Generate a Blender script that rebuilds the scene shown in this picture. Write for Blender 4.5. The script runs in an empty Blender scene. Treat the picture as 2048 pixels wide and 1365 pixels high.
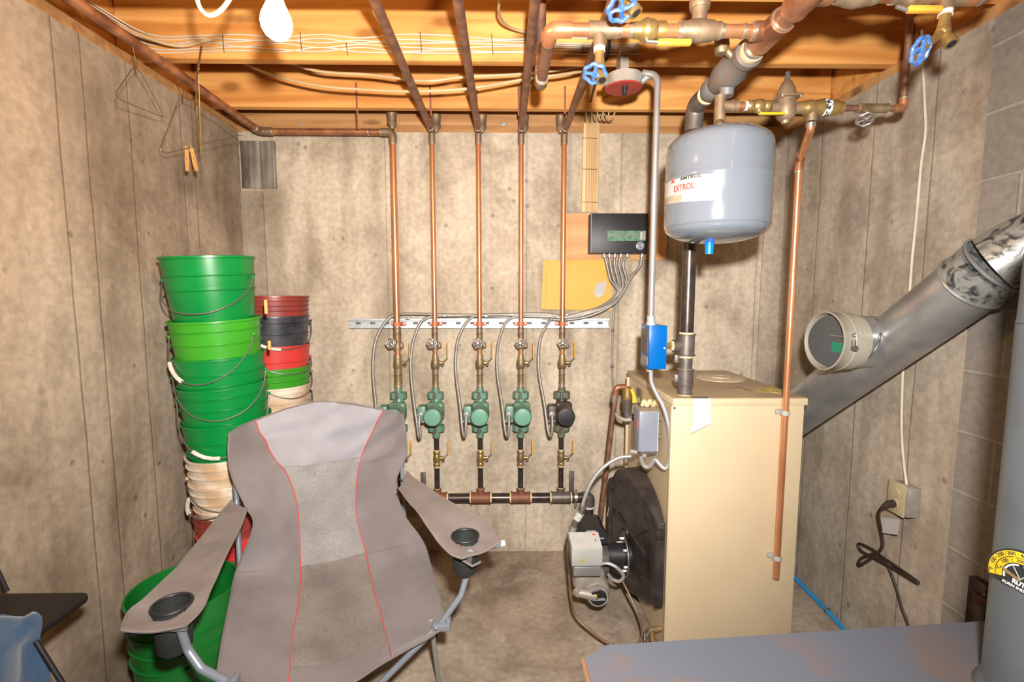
import bpy, bmesh, math, random
from mathutils import Vector, Matrix, Euler, noise
random.seed(7)
PI = math.pi
V = Vector
scene = bpy.context.scene
COL = scene.collection

# ---------------- camera ----------------
F_PX = 960.0
CAM = V((0, 0, 1.445))
cam_rot = Euler((PI/2 - math.radians(5.5), 0, math.radians(-0.955)))
cd = bpy.data.cameras.new('camera')
cd.sensor_width = 36; cd.lens = F_PX/2048*36; cd.clip_start = .02
cam = bpy.data.objects.new('camera', cd); COL.objects.link(cam)
cam.location = CAM; cam.rotation_euler = cam_rot
scene.camera = cam
RM = cam_rot.to_matrix()

# ---------------- light and exposure ----------------
scene.view_settings.view_transform = 'Standard'
scene.view_settings.look = 'None'
scene.view_settings.exposure = 0.0
scene.view_settings.gamma = 1.0
scene.view_settings.use_curve_mapping = False
w = bpy.data.worlds.new('world'); scene.world = w; w.use_nodes = True
w.node_tree.nodes['Background'].inputs[0].default_value = (1.0, .86, .68, 1)
w.node_tree.nodes['Background'].inputs[1].default_value = .35
fl = bpy.data.lights.new('camera_flash', 'SPOT')
fl.energy = 430; fl.color = (1.0, .955, .895); fl.spot_size = math.radians(146); fl.spot_blend = 1.0
fl.shadow_soft_size = .03
flo = bpy.data.objects.new('camera_flash', fl); COL.objects.link(flo)
flo.location = (.06, -.02, 1.62); flo.rotation_euler = (PI/2 - math.radians(4), 0, 0)

# ---------------- pixel / world helpers ----------------
def ray(px, py):
    return RM @ V(((px-1024)/F_PX, -(py-682.5)/F_PX, -1))
def at(px, py, Y):
    d = ray(px, py); return CAM + d*(Y/d.y)
def atx(px, py, X):
    d = ray(px, py); return CAM + d*(X/d.x)
def atz(px, py, Z):
    d = ray(px, py); return CAM + d*((Z-CAM.z)/d.z)

# ---------------- mesh helpers ----------------
SPLIT = {'solder_ring', 'thread_sealant', 'thread_tape', 'cover_screw', 'mounting_stub', 'cable_fitting', 'box_connector', 'side_flange', 'plug_fitting', 'bracket_slot', 'moulded_rib', 'latch_lug', 'rivet', 'bushing', 'connector_strip', 'label_rule', 'scale_line', 'inner_ring', 'scale_mark', 'crimped_joint', 'flame_mark'}
class MB:
    def __init__(s): s.bm = bmesh.new()
    def _tf(s, vs, M):
        if M is not None:
            for v in vs: v.co = M @ v.co
    def box(s, c, size, M=None, bev=0, seg=2):
        r = bmesh.ops.create_cube(s.bm, size=1); vs = r['verts']
        for v in vs: v.co = V((v.co.x*size[0], v.co.y*size[1], v.co.z*size[2]))
        if bev:
            es = list({e for v in vs for e in v.link_edges})
            rr = bmesh.ops.bevel(s.bm, geom=es, offset=bev, segments=seg, affect='EDGES', profile=.5)
            vs = list({v for f in rr['faces'] for v in f.verts} | {v for v in vs if v.is_valid})
        if M is not None:
            for v in vs: v.co = M @ v.co
        for v in vs: v.co += V(c)
        return s
    def bb(s, a, b, bev=0, seg=2):
        a = V(a); b = V(b)
        return s.box((a+b)/2, [abs(b[i]-a[i]) for i in range(3)], bev=bev, seg=seg)
    def tube(s, pts, r, seg=14, cap=True, closed=False, flat=None):
        pts = [V(p) for p in pts]; n = len(pts)
        rr = r if hasattr(r, '__len__') else [r]*n
        t0 = (pts[1]-pts[0]).normalized()
        up = V((0, 0, 1)) if abs(t0.z) < .9 else V((0, 1, 0))
        nx = t0.cross(up).normalized(); rings = []
        for i in range(n):
            if closed: t = (pts[(i+1) % n]-pts[i-1])
            elif i == 0: t = pts[1]-pts[0]
            elif i == n-1: t = pts[-1]-pts[-2]
            else: t = (pts[i+1]-pts[i]).normalized()+(pts[i]-pts[i-1]).normalized()
            if t.length < 1e-9: t = t0
            t = t.normalized()
            nx = (nx - t*nx.dot(t))
            if nx.length < 1e-6: nx = t.orthogonal()
            nx.normalize(); ny = t.cross(nx)
            ring = []
            for k in range(seg):
                a = 2*PI*k/seg
                fx, fy = (1, 1) if flat is None else flat
                ring.append(s.bm.verts.new(pts[i]+nx*math.cos(a)*rr[i]*fx+ny*math.sin(a)*rr[i]*fy))
            rings.append(ring)
        m = n if closed else n-1
        for i in range(m):
            A = rings[i]; B = rings[(i+1) % n]
            for k in range(seg):
                s.bm.faces.new((A[k], A[(k+1) % seg], B[(k+1) % seg], B[k]))
        if cap and not closed:
            s.bm.faces.new(rings[0][::-1]); s.bm.faces.new(rings[-1])
        return s
    def cyl(s, a, b, r, r2=None, seg=24):
        return s.tube([a, b], [r, r if r2 is None else r2], seg)
    def lathe(s, prof, o=(0, 0, 0), ax=(0, 0, 1), seg=32, closed=False, arc=2*PI):
        """prof: list of (radius, height along axis)"""
        q = V((0, 0, 1)).rotation_difference(V(ax).normalized()); o = V(o); rings = []
        for (r, h) in prof:
            if r < 1e-6: rings.append([s.bm.verts.new(o + q @ V((0, 0, h)))])
            else: rings.append([s.bm.verts.new(o + q @ V((r*math.cos(2*PI*k/seg), r*math.sin(2*PI*k/seg), h))) for k in range(seg)])
        m = len(rings) if closed else len(rings)-1
        for i in range(m):
            A = rings[i]; B = rings[(i+1) % len(rings)]
            for k in range(seg):
                k2 = (k+1) % seg
                a0 = A[k % len(A)]; a1 = A[k2 % len(A)]; b0 = B[k % len(B)]; b1 = B[k2 % len(B)]
                f = []
                for v in (a0, a1, b1, b0):
                    if v not in f: f.append(v)
                if len(f) > 2:
                    try: s.bm.faces.new(f)
                    except ValueError: pass
        return s
    def torus(s, c, R, r, ax=(0, 0, 1), seg=28, rs=8):
        q = V((0, 0, 1)).rotation_difference(V(ax).normalized())
        pts = [V(c)+q @ V((R*math.cos(2*PI*k/seg), R*math.sin(2*PI*k/seg), 0)) for k in range(seg)]
        return s.tube(pts, r, rs, closed=True)
    def prism(s, poly, d, M=None):
        """poly in xy plane, extruded 0..d along z, then M"""
        a = [s.bm.verts.new((p[0], p[1], 0)) for p in poly]; b = [s.bm.verts.new((p[0], p[1], d)) for p in poly]
        n = len(poly)
        s.bm.faces.new(a[::-1]); s.bm.faces.new(b)
        for i in range(n): s.bm.faces.new((a[i], a[(i+1) % n], b[(i+1) % n], b[i]))
        s._tf(a+b, M); return s
    def grid(s, rows, thick=0):
        vs = [[s.bm.verts.new(p) for p in r] for r in rows]
        for i in range(len(vs)-1):
            for j in range(len(vs[0])-1):
                s.bm.faces.new((vs[i][j], vs[i][j+1], vs[i+1][j+1], vs[i+1][j]))
        if thick: 
            bmesh.ops.recalc_face_normals(s.bm, faces=s.bm.faces)
            s.bm.normal_update()
            bmesh.ops.solidify(s.bm, geom=s.bm.faces[:], thickness=thick)
        return s
    def sphere(s, c, r, sc=(1, 1, 1), M=None, seg=20):
        rr = bmesh.ops.create_uvsphere(s.bm, u_segments=seg, v_segments=seg//2+2, radius=1)
        for v in rr['verts']:
            p = V((v.co.x*r*sc[0], v.co.y*r*sc[1], v.co.z*r*sc[2]))
            if M is not None: p = M @ p
            v.co = p+V(c)
        return s
    def islands(s):
        bm = s.bm; bm.verts.ensure_lookup_table(); seen = set(); out = []
        for v in bm.verts:
            if v.index in seen: continue
            st = [v]; seen.add(v.index); isl = []
            while st:
                q = st.pop(); isl.append(q)
                for e in q.link_edges:
                    w_ = e.other_vert(q)
                    if w_.index not in seen: seen.add(w_.index); st.append(w_)
            out.append(isl)
        return out
    def build(s, name, mat, parent=None, angle=38, origin=None):
        bm = s.bm
        if parent is not None and name in SPLIT:
            bm.verts.index_update(); isl = s.islands()
            if len(isl) > 1:
                res = None
                for vs in isl:
                    k = MB(); mp = {v: k.bm.verts.new(v.co) for v in vs}; fs = {f for v in vs for f in v.link_faces}
                    for f in fs: k.bm.faces.new([mp[v] for v in f.verts])
                    res = k.build(name, mat, parent, angle, origin)
                bm.free(); return res
        bmesh.ops.recalc_face_normals(bm, faces=bm.faces)
        if parent is not None: o = worigin(parent)
        elif origin is not None: o = V(origin)
        else:
            xs = [v.co.x for v in bm.verts]; ys = [v.co.y for v in bm.verts]; zs = [v.co.z for v in bm.verts]
            o = V(((min(xs)+max(xs))/2, (min(ys)+max(ys))/2, min(zs)))
        for v in bm.verts: v.co -= o
        me = bpy.data.meshes.new(name); bm.to_mesh(me); bm.free()
        for p in me.polygons: p.use_smooth = True
        me.set_sharp_from_angle(angle=math.radians(angle))
        me.materials.append(mat)
        ob = bpy.data.objects.new(name, me); COL.objects.link(ob)
        if parent is not None: ob.parent = parent
        else: ob.location = o
        return ob

def worigin(o):
    p = V((0, 0, 0))
    while o is not None: p = p + o.location; o = o.parent
    return p
def tag(o, label, cat, group=None, kind=None):
    if label: o['label'] = label
    if cat: o['category'] = cat
    if group: o['group'] = group
    if kind: o['kind'] = kind
    return o
def thing(name, label, cat, loc, group=None):
    o = bpy.data.objects.new(name, None); COL.objects.link(o); o.location = loc
    o.empty_display_size = .05
    return tag(o, label, cat, group)
def lab(o, label): o['label'] = label; return o
def copy_tree(o, parent=None):
    c = o.copy(); COL.objects.link(c)
    if parent is not None: c.parent = parent
    for ch in list(o.children): copy_tree(ch, c)
    return c
def fillet(pts, rad, n=6):
    pts = [V(p) for p in pts]; out = [pts[0]]
    for i in range(1, len(pts)-1):
        p = pts[i]; a = pts[i-1]-p; b = pts[i+1]-p
        la, lb = a.length, b.length; a.normalize(); b.normalize()
        ang = a.angle(b)
        if ang > PI-.02: out.append(p); continue
        t = min(rad/math.tan(ang/2), la*.49, lb*.49)
        p0 = p+a*t; p1 = p+b*t
        for k in range(n+1):
            u = k/n
            out.append(p0*(1-u)**2+p*2*u*(1-u)+p1*u*u)
    out.append(pts[-1]); return out
def spline(pts, n=8):
    P = [V(p) for p in pts]; P = [P[0]*2-P[1]]+P+[P[-1]*2-P[-2]]; out = []
    for i in range(1, len(P)-2):
        for k in range(n):
            t = k/n; a, b, c, d = P[i-1:i+3]
            out.append(.5*((2*b)+(c-a)*t+(2*a-5*b+4*c-d)*t*t+(3*b-a-3*c+d)*t**3))
    out.append(P[-2]); return out
def resample(pts, step):
    L = [0]
    for i in range(1, len(pts)): L.append(L[-1]+(pts[i]-pts[i-1]).length)
    n = max(2, int(L[-1]/step)); out = []; j = 0
    for k in range(n+1):
        d = L[-1]*k/n
        while j < len(L)-2 and L[j+1] < d: j += 1
        u = (d-L[j])/max(1e-9, L[j+1]-L[j]); out.append(pts[j].lerp(pts[j+1], u))
    return out
def flex(mb, pts, r, step=.0035, seg=10, depth=.14):
    p = resample(spline(pts, 10), step)
    rr = [r*(1 if i % 2 else 1-depth) for i in range(len(p))]
    return mb.tube(p, rr, seg)
def text_mesh(txt, size, M, mat, parent, name='lettering', ext=.0004, bold=0, wrap=None, align='CENTER', xs=1):
    c = bpy.data.curves.new(name, 'FONT'); c.body = txt; c.size = size; c.extrude = ext; c.offset = bold
    c.align_x = align; c.align_y = 'CENTER'
    t = bpy.data.objects.new('tmp', c); COL.objects.link(t)
    dg = bpy.context.evaluated_depsgraph_get(); dg.update()
    me = bpy.data.meshes.new_from_object(t.evaluated_get(dg))
    bpy.data.objects.remove(t); bpy.data.curves.remove(c)
    o = worigin(parent) if parent is not None else V((0, 0, 0))
    for v in me.vertices:
        v.co.x *= xs
        p = wrap(v.co) if wrap else M @ v.co
        v.co = p-o
    me.materials.clear(); me.materials.append(mat); me.name = name
    ob = bpy.data.objects.new(name, me); COL.objects.link(ob); ob.parent = parent
    return ob
def frame(o, xd, yd):
    """matrix with local x->xd, y->yd, z->their cross"""
    x = V(xd).normalized(); z = x.cross(V(yd)).normalized(); y = z.cross(x)
    return Matrix(((x.x, y.x, z.x, o[0]), (x.y, y.y, z.y, o[1]), (x.z, y.z, z.z, o[2]), (0, 0, 0, 1)))
FACE = lambda o: frame(o, (1, 0, 0), (0, 0, 1))     # local z points to the camera side (-y)

# ---------------- materials ----------------
def nodes(m):
    m.use_nodes = True; nt = m.node_tree
    return nt, nt.nodes, nt.links, nt.nodes['Principled BSDF']
def mat(name, c, rough=.5, metal=0, c2=None, scale=8, amt=.5, bump=0, bscale=60, stretch=(1, 1, 1), coat=0, spec=None, rvar=0, em=None, alpha=None, contrast=(.4, .62), sheen=0):
    m = bpy.data.materials.new(name); nt, N, L, b = nodes(m)
    b.inputs['Base Color'].default_value = (*c, 1); b.inputs['Roughness'].default_value = rough; b.inputs['Metallic'].default_value = metal
    if coat: b.inputs['Coat Weight'].default_value = coat; b.inputs['Coat Roughness'].default_value = .08
    if spec is not None: b.inputs['Specular IOR Level'].default_value = spec
    if sheen: b.inputs['Sheen Weight'].default_value = sheen
    if em: b.inputs['Emission Color'].default_value = (*em[0], 1); b.inputs['Emission Strength'].default_value = em[1]
    if alpha is not None: b.inputs['Alpha'].default_value = alpha
    tc = N.new('ShaderNodeTexCoord'); mp = N.new('ShaderNodeMapping'); mp.inputs['Scale'].default_value = stretch
    L.new(tc.outputs['Object'], mp.inputs['Vector'])
    n = N.new('ShaderNodeTexNoise'); n.inputs['Scale'].default_value = scale; n.inputs['Detail'].default_value = 6
    L.new(mp.outputs[0], n.inputs['Vector'])
    if c2 is None: c2 = tuple(x*.72 for x in c)
    r = N.new('ShaderNodeValToRGB'); r.color_ramp.elements[0].position = contrast[0]; r.color_ramp.elements[1].position = contrast[1]
    r.color_ramp.elements[0].color = (*[c[i]*(1-amt)+c2[i]*amt for i in range(3)], 1); r.color_ramp.elements[1].color = (*c, 1)
    L.new(n.outputs['Fac'], r.inputs[0]); L.new(r.outputs[0], b.inputs['Base Color'])
    if rvar:
        mr = N.new('ShaderNodeMapRange'); mr.inputs[3].default_value = rough+rvar; mr.inputs[4].default_value = max(.03, rough-rvar)
        L.new(n.outputs['Fac'], mr.inputs[0]); L.new(mr.outputs[0], b.inputs['Roughness'])
    if bump:
        n2 = N.new('ShaderNodeTexNoise'); n2.inputs['Scale'].default_value = bscale; n2.inputs['Detail'].default_value = 4
        L.new(mp.outputs[0], n2.inputs['Vector'])
        bu = N.new('ShaderNodeBump'); bu.inputs['Strength'].default_value = bump; bu.inputs['Distance'].default_value = .004
        L.new(n2.outputs['Fac'], bu.inputs['Height']); L.new(bu.outputs[0], b.inputs['Normal'])
    return m

def concrete(name, axis, seams, base, dark, light, pits=True, marks=()):
    """cast concrete: board seams (world positions along axis), blotches, bug holes, vertical runs"""
    m = bpy.data.materials.new(name); nt, N, L, b = nodes(m)
    g = N.new('ShaderNodeNewGeometry'); sp = N.new('ShaderNodeSeparateXYZ'); L.new(g.outputs['Position'], sp.inputs[0])
    def noi(scale, st=(1, 1, 1), det=5, dist=0):
        mp = N.new('ShaderNodeMapping'); mp.inputs['Scale'].default_value = st; L.new(g.outputs['Position'], mp.inputs['Vector'])
        n = N.new('ShaderNodeTexNoise'); n.inputs['Scale'].default_value = scale; n.inputs['Detail'].default_value = det
        n.inputs['Distortion'].default_value = dist
        L.new(mp.outputs[0], n.inputs['Vector']); return n.outputs['Fac']
    def ramp(src, a, bpos, ca, cb):
        r = N.new('ShaderNodeValToRGB'); e = r.color_ramp.elements
        e[0].position = a; e[1].position = bpos; e[0].color = (*ca, 1); e[1].color = (*cb, 1)
        L.new(src, r.inputs[0]); return r.outputs[0]
    def mix(t, f, a, c):
        x = N.new('ShaderNodeMix'); x.data_type = 'RGBA'; x.blend_type = t
        if isinstance(f, float): x.inputs[0].default_value = f
        else: L.new(f, x.inputs[0])
        for s_, v in ((6, a), (7, c)):
            if isinstance(v, tuple): x.inputs[s_].default_value = (*v, 1)
            else: L.new(v, x.inputs[s_])
        return x.outputs[2]
    def math_(op, a, c=None, clamp=False):
        x = N.new('ShaderNodeMath'); x.operation = op; x.use_clamp = clamp
        for i, v in enumerate((a, c)):
            if v is None: continue
            if isinstance(v, (int, float)): x.inputs[i].default_value = v
            else: L.new(v, x.inputs[i])
        return x.outputs[0]
    col = ramp(noi(2.3, (1, 1, .7), 9, .9), .36, .6, dark, base)
    vert = (1, 1, .22)
    f1 = ramp(noi(5, vert, 6, .8), .46, .7, (0, 0, 0), (.65, .65, .65)); col = mix('MIX', f1, col, light)
    f2 = ramp(noi(3.6, (1.2, 1.2, .8), 9, .9), .52, .72, (0, 0, 0), (.5, .5, .5)); col = mix('MIX', f2, col, tuple(x*.62 for x in dark))
    fine = ramp(noi(42, (1, 1, 1), 8), .32, .68, (.84, .84, .84), (1.12, 1.12, 1.12)); col = mix('MULTIPLY', 1.0, col, fine)
    streak = ramp(noi(30, (1, 1, .06), 4), .3, .7, (.955, .955, .955), (1.035, 1.035, 1.035)); col = mix('MULTIPLY', 1.0, col, streak)
    f3 = ramp(noi(7, (1, 1, .12), 7, .5), .56, .72, (0, 0, 0), (.42, .42, .42)); col = mix('MIX', f3, col, tuple(x*.75 for x in dark))
    # seams between the form boards
    co = sp.outputs['XYZ'.index(axis)]
    wob = math_('MULTIPLY', math_('SUBTRACT', noi(3, (1, 1, 1), 2), .5), .012)
    cow = math_('ADD', co, wob); tot = None; band = None
    for i, s_ in enumerate(seams):
        d = math_('ABSOLUTE', math_('SUBTRACT', cow, float(s_)))
        l = math_('SUBTRACT', 1.0, math_('DIVIDE', d, .006), True)
        tot = l if tot is None else math_('MAXIMUM', tot, l)
    if tot is not None:
        tot2 = math_('MULTIPLY', math_('MULTIPLY', tot, noi(2.2, (1, 1, 1), 4)), .95)
        col = mix('MIX', tot2, col, tuple(x*.5 for x in dark))
    for (a0, a1, t) in marks:
        lo = math_('GREATER_THAN', cow, a0); hi = math_('LESS_THAN', cow, a1)
        k = math_('MULTIPLY', math_('MULTIPLY', lo, hi), .45)
        col = mix('MIX', k, col, t)
    # bug holes and form tie marks
    vo = N.new('ShaderNodeTexVoronoi'); vo.inputs['Scale'].default_value = 9; vo.inputs['Randomness'].default_value = 1
    mpv = N.new('ShaderNodeMapping'); L.new(g.outputs['Position'], mpv.inputs['Vector']); L.new(mpv.outputs[0], vo.inputs['Vector'])
    hole = ramp(vo.outputs['Distance'], .06, .12, (1, 1, 1), (0, 0, 0))
    hm = ramp(noi(6, (1, 1, 1), 2), .46, .54, (0, 0, 0), (1, 1, 1)); hole = mix('MULTIPLY', 1.0, hole, hm)
    if pits: col = mix('MIX', math_('MULTIPLY', hole, .55), col, tuple(x*.45 for x in dark))
    vo2 = N.new('ShaderNodeTexVoronoi'); vo2.inputs['Scale'].default_value = 1.9; vo2.inputs['Randomness'].default_value = .6
    L.new(mpv.outputs[0], vo2.inputs['Vector'])
    tie = ramp(vo2.outputs['Distance'], .035, .05, (1, 1, 1), (0, 0, 0)); 
    if pits: col = mix('MIX', math_('MULTIPLY', tie, .35), col, tuple(x*.6 for x in dark))
    L.new(col, b.inputs['Base Color']); b.inputs['Roughness'].default_value = .85
    b.inputs['Specular IOR Level'].default_value = .25
    h = math_('ADD', math_('MULTIPLY', noi(28, (1, 1, .3), 5), .5), math_('MULTIPLY', noi(110, (1, 1, 1), 3), .25))
    h = math_('SUBTRACT', h, math_('MULTIPLY', hole, .8))
    if tot is not None: h = math_('SUBTRACT', h, math_('MULTIPLY', tot, .6))
    bu = N.new('ShaderNodeBump'); bu.inputs['Strength'].default_value = .5; bu.inputs['Distance'].default_value = .006
    L.new(h, bu.inputs['Height']); L.new(bu.outputs[0], b.inputs['Normal'])
    return m

def wood(name, light, dark, along=(.06, 1, 1), scale=16, knots=True):
    m = bpy.data.materials.new(name); nt, N, L, b = nodes(m)
    g = N.new('ShaderNodeNewGeometry'); oi = N.new('ShaderNodeObjectInfo')
    ad = N.new('ShaderNodeVectorMath'); ad.operation = 'ADD'
    L.new(g.outputs['Position'], ad.inputs[0]); L.new(oi.outputs['Location'], ad.inputs[1])
    mp = N.new('ShaderNodeMapping'); mp.inputs['Scale'].default_value = along; L.new(ad.outputs[0], mp.inputs['Vector'])
    n = N.new('ShaderNodeTexNoise'); n.inputs['Scale'].default_value = scale; n.inputs['Detail'].default_value = 7; n.inputs['Distortion'].default_value = .8
    L.new(mp.outputs[0], n.inputs['Vector'])
    r = N.new('ShaderNodeValToRGB'); e = r.color_ramp.elements
    e[0].position = .36; e[1].position = .62; e[0].color = (*dark, 1); e[1].color = (*light, 1)
    L.new(n.outputs['Fac'], r.inputs[0]); col = r.outputs[0]
    if knots:
        vo = N.new('ShaderNodeTexVoronoi'); vo.inputs['Scale'].default_value = 4.2
        mk = N.new('ShaderNodeMapping'); mk.inputs['Scale'].default_value = (.75, 1, 1.5); L.new(ad.outputs[0], mk.inputs['Vector'])
        L.new(mk.outputs[0], vo.inputs['Vector'])
        kr = N.new('ShaderNodeValToRGB'); ke = kr.color_ramp.elements
        ke[0].position = .08; ke[1].position = .20; ke[0].color = (.8, .8, .8, 1); ke[1].color = (0, 0, 0, 1)
        L.new(vo.outputs['Distance'], kr.inputs[0])
        x = N.new('ShaderNodeMix'); x.data_type = 'RGBA'; L.new(kr.outputs[0], x.inputs[0]); L.new(col, x.inputs[6])
        x.inputs[7].default_value = (*[c*.45 for c in dark], 1); col = x.outputs[2]
    L.new(col, b.inputs['Base Color']); b.inputs['Roughness'].default_value = .62
    bu = N.new('ShaderNodeBump'); bu.inputs['Strength'].default_value = .15; bu.inputs['Distance'].default_value = .003
    L.new(n.outputs['Fac'], bu.inputs['Height']); L.new(bu.outputs[0], b.inputs['Normal'])
    return m

def blocks_mat(name):
    m = bpy.data.materials.new(name); nt, N, L, b = nodes(m)
    g = N.new('ShaderNodeNewGeometry'); sp = N.new('ShaderNodeSeparateXYZ'); L.new(g.outputs['Position'], sp.inputs[0])
    cb = N.new('ShaderNodeCombineXYZ'); L.new(sp.outputs['Y'], cb.inputs[0]); L.new(sp.outputs['Z'], cb.inputs[1])
    br = N.new('ShaderNodeTexBrick'); br.inputs['Scale'].default_value = 1; br.inputs['Brick Width'].default_value = .4
    br.inputs['Row Height'].default_value = .2; br.inputs['Mortar Size'].default_value = .006; br.inputs['Mortar Smooth'].default_value = .4
    br.inputs['Color1'].default_value = (.27, .235, .20, 1); br.inputs['Color2'].default_value = (.23, .20, .17, 1); br.inputs['Mortar'].default_value = (.32, .29, .25, 1)
    L.new(cb.outputs[0], br.inputs['Vector'])
    n = N.new('ShaderNodeTexNoise'); n.inputs['Scale'].default_value = 45; n.inputs['Detail'].default_value = 6; L.new(g.outputs['Position'], n.inputs['Vector'])
    r = N.new('ShaderNodeValToRGB'); r.color_ramp.elements[0].position = .3; r.color_ramp.elements[0].color = (.7, .7, .7, 1); r.color_ramp.elements[1].color = (1.1, 1.1, 1.1, 1)
    L.new(n.outputs['Fac'], r.inputs[0])
    x = N.new('ShaderNodeMix'); x.data_type = 'RGBA'; x.blend_type = 'MULTIPLY'; x.inputs[0].default_value = 1
    L.new(br.outputs['Color'], x.inputs[6]); L.new(r.outputs[0], x.inputs[7]); L.new(x.outputs[2], b.inputs['Base Color'])
    b.inputs['Roughness'].default_value = .9
    a = N.new('ShaderNodeMath'); a.operation = 'MULTIPLY_ADD'; L.new(n.outputs['Fac'], a.inputs[0]); a.inputs[1].default_value = .35
    L.new(br.outputs['Fac'], a.inputs[2])
    bu = N.new('ShaderNodeBump'); bu.inputs['Strength'].default_value = .5; bu.inputs['Distance'].default_value = .006
    L.new(a.outputs[0], bu.inputs['Height']); bu.invert = False; L.new(bu.outputs[0], b.inputs['Normal'])
    return m

def mesh_fabric(name, c, c2, sc=1):
    m = bpy.data.materials.new(name); nt, N, L, b = nodes(m)
    tc = N.new('ShaderNodeTexCoord'); mp = N.new('ShaderNodeMapping'); mp.inputs['Rotation'].default_value = (0, .5, .785)
    L.new(tc.outputs['Object'], mp.inputs['Vector'])
    ck = N.new('ShaderNodeTexVoronoi'); ck.inputs['Scale'].default_value = 210*sc; ck.inputs['Randomness'].default_value = 1
    L.new(mp.outputs[0], ck.inputs['Vector'])
    r = N.new('ShaderNodeValToRGB'); r.color_ramp.elements[0].position = .15; r.color_ramp.elements[1].position = .5
    r.color_ramp.elements[0].color = (*c2, 1); r.color_ramp.elements[1].color = (*c, 1)
    L.new(ck.outputs['Distance'], r.inputs[0])
    n = N.new('ShaderNodeTexNoise'); n.inputs['Scale'].default_value = 9; n.inputs['Detail'].default_value = 5; L.new(tc.outputs['Object'], n.inputs['Vector'])
    r2 = N.new('ShaderNodeValToRGB'); r2.color_ramp.elements[0].position = .35; r2.color_ramp.elements[0].color = (.8, .8, .8, 1); r2.color_ramp.elements[1].position = .65; r2.color_ramp.elements[1].color = (1.05, 1.05, 1.05, 1)
    L.new(n.outputs['Fac'], r2.inputs[0])
    x = N.new('ShaderNodeMix'); x.data_type = 'RGBA'; x.blend_type = 'MULTIPLY'; x.inputs[0].default_value = 1
    L.new(r.outputs[0], x.inputs[6]); L.new(r2.outputs[0], x.inputs[7]); L.new(x.outputs[2], b.inputs['Base Color'])
    b.inputs['Roughness'].default_value = .75
    return m
def spangle(name, c, dk, lo=.02, hi=.2, sc=55, rough=.38):
    m = bpy.data.materials.new(name); nt, N, L, b = nodes(m)
    tc = N.new('ShaderNodeTexCoord')
    n = N.new('ShaderNodeTexNoise'); n.inputs['Scale'].default_value = sc; n.inputs['Detail'].default_value = 4; n.inputs['Distortion'].default_value = 1.5
    L.new(tc.outputs['Object'], n.inputs['Vector'])
    r = N.new('ShaderNodeValToRGB'); e = r.color_ramp.elements
    e[0].position = lo; e[1].position = hi; e[0].color = (*dk, 1); e[1].color = (*c, 1)
    L.new(n.outputs['Fac'], r.inputs[0]); L.new(r.outputs[0], b.inputs['Base Color'])
    b.inputs['Metallic'].default_value = .6; b.inputs['Roughness'].default_value = rough
    return m

M = {}
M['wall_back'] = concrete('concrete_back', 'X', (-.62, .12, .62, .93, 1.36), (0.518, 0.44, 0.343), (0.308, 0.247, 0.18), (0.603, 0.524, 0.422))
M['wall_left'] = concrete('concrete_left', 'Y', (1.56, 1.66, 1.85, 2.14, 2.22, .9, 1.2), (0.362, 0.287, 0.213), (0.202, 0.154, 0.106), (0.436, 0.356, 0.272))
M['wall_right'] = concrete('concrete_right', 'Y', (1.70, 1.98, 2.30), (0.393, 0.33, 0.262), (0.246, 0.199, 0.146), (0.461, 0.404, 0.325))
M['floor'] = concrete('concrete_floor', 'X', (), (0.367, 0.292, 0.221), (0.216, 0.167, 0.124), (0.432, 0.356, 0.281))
M['blocks'] = blocks_mat('concrete_block')
M['joist'] = wood('joist_fir', (.74, .37, .105), (.52, .20, .04))
M['sill'] = wood('sill_fir', (.50, .27, .10), (.33, .15, .05))
M['ply'] = wood('plywood_board', (.60, .33, .14), (.46, .22, .08), along=(.1, 1, 1), scale=9, knots=False)
M['board'] = wood('pale_board', (.72, .47, .25), (.56, .31, .13), along=(1, 1, .04), scale=34, knots=False)
M['pin'] = wood('clothespin_wood', (.70, .38, .12), (.55, .27, .08), along=(1, 1, .1), scale=60, knots=False)
M['copper'] = mat('bright_copper', (.80, .37, .18), .30, .72, (.45, .17, .08), 14, .55, stretch=(1, 1, .25), rvar=.07)
M['copper_w'] = mat('weathered_copper', (.52, .24, .12), .42, .6, (.20, .08, .045), 11, .9, stretch=(1, 1, 1), rvar=.1)
M['copper_d'] = mat('dusty_copper', (.30, .155, .10), .5, .55, (.15, .08, .06), 22, .8)
M['brass'] = mat('brass', (.46, .31, .11), .36, .7, (.30, .20, .08), 30, .7, rvar=.1)
M['brass_d'] = mat('dull_brass', (.36, .25, .13), .5, .6, (.17, .12, .07), 26, .8, bump=.15, bscale=120)
M['bronze'] = mat('dusty_bronze', (0.32, 0.224, 0.136), .55, .6, (0.192, 0.128, 0.08), 24, .7, bump=.2, bscale=90)
M['solder'] = mat('solder', (.70, .66, .58), .35, .9, (.4, .42, .35), 60, .6)
M['iron'] = mat('black_iron', (.035, .030, .030), .3, .5, (.09, .065, .05), 26, .6, rvar=.08)
M['iron_g'] = mat('grey_cast_iron', (.155, .13, .118), .45, .45, (.10, .08, .07), 24, .7, bump=.2, bscale=140)
M['rust'] = mat('rusty_iron', (.27, .095, .05), .6, .35, (.16, .075, .05), 26, .8, bump=.25, bscale=90)
M['tape'] = mat('pipe_dope', (.75, .58, .34), .6, 0, (.5, .3, .12), 60, .6)
M['white_tape'] = mat('white_thread_tape', (0.595, 0.574, 0.532), .5)
M['pump_green'] = mat('pump_green', (0.1116, 0.2376, 0.162), .42, .1, (0.0864, 0.1584, 0.108), 18, .5, coat=.15)
M['pump_face'] = mat('pump_green_face', (0.124, 0.2852, 0.2046), .38, 0, (0.1054, 0.248, 0.1736), 12, .4)
M['pump_dust'] = mat('pump_dusty_green', (0.096, 0.136, 0.088), .7, 0, (0.104, 0.08, 0.048), 30, .8)
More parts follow.
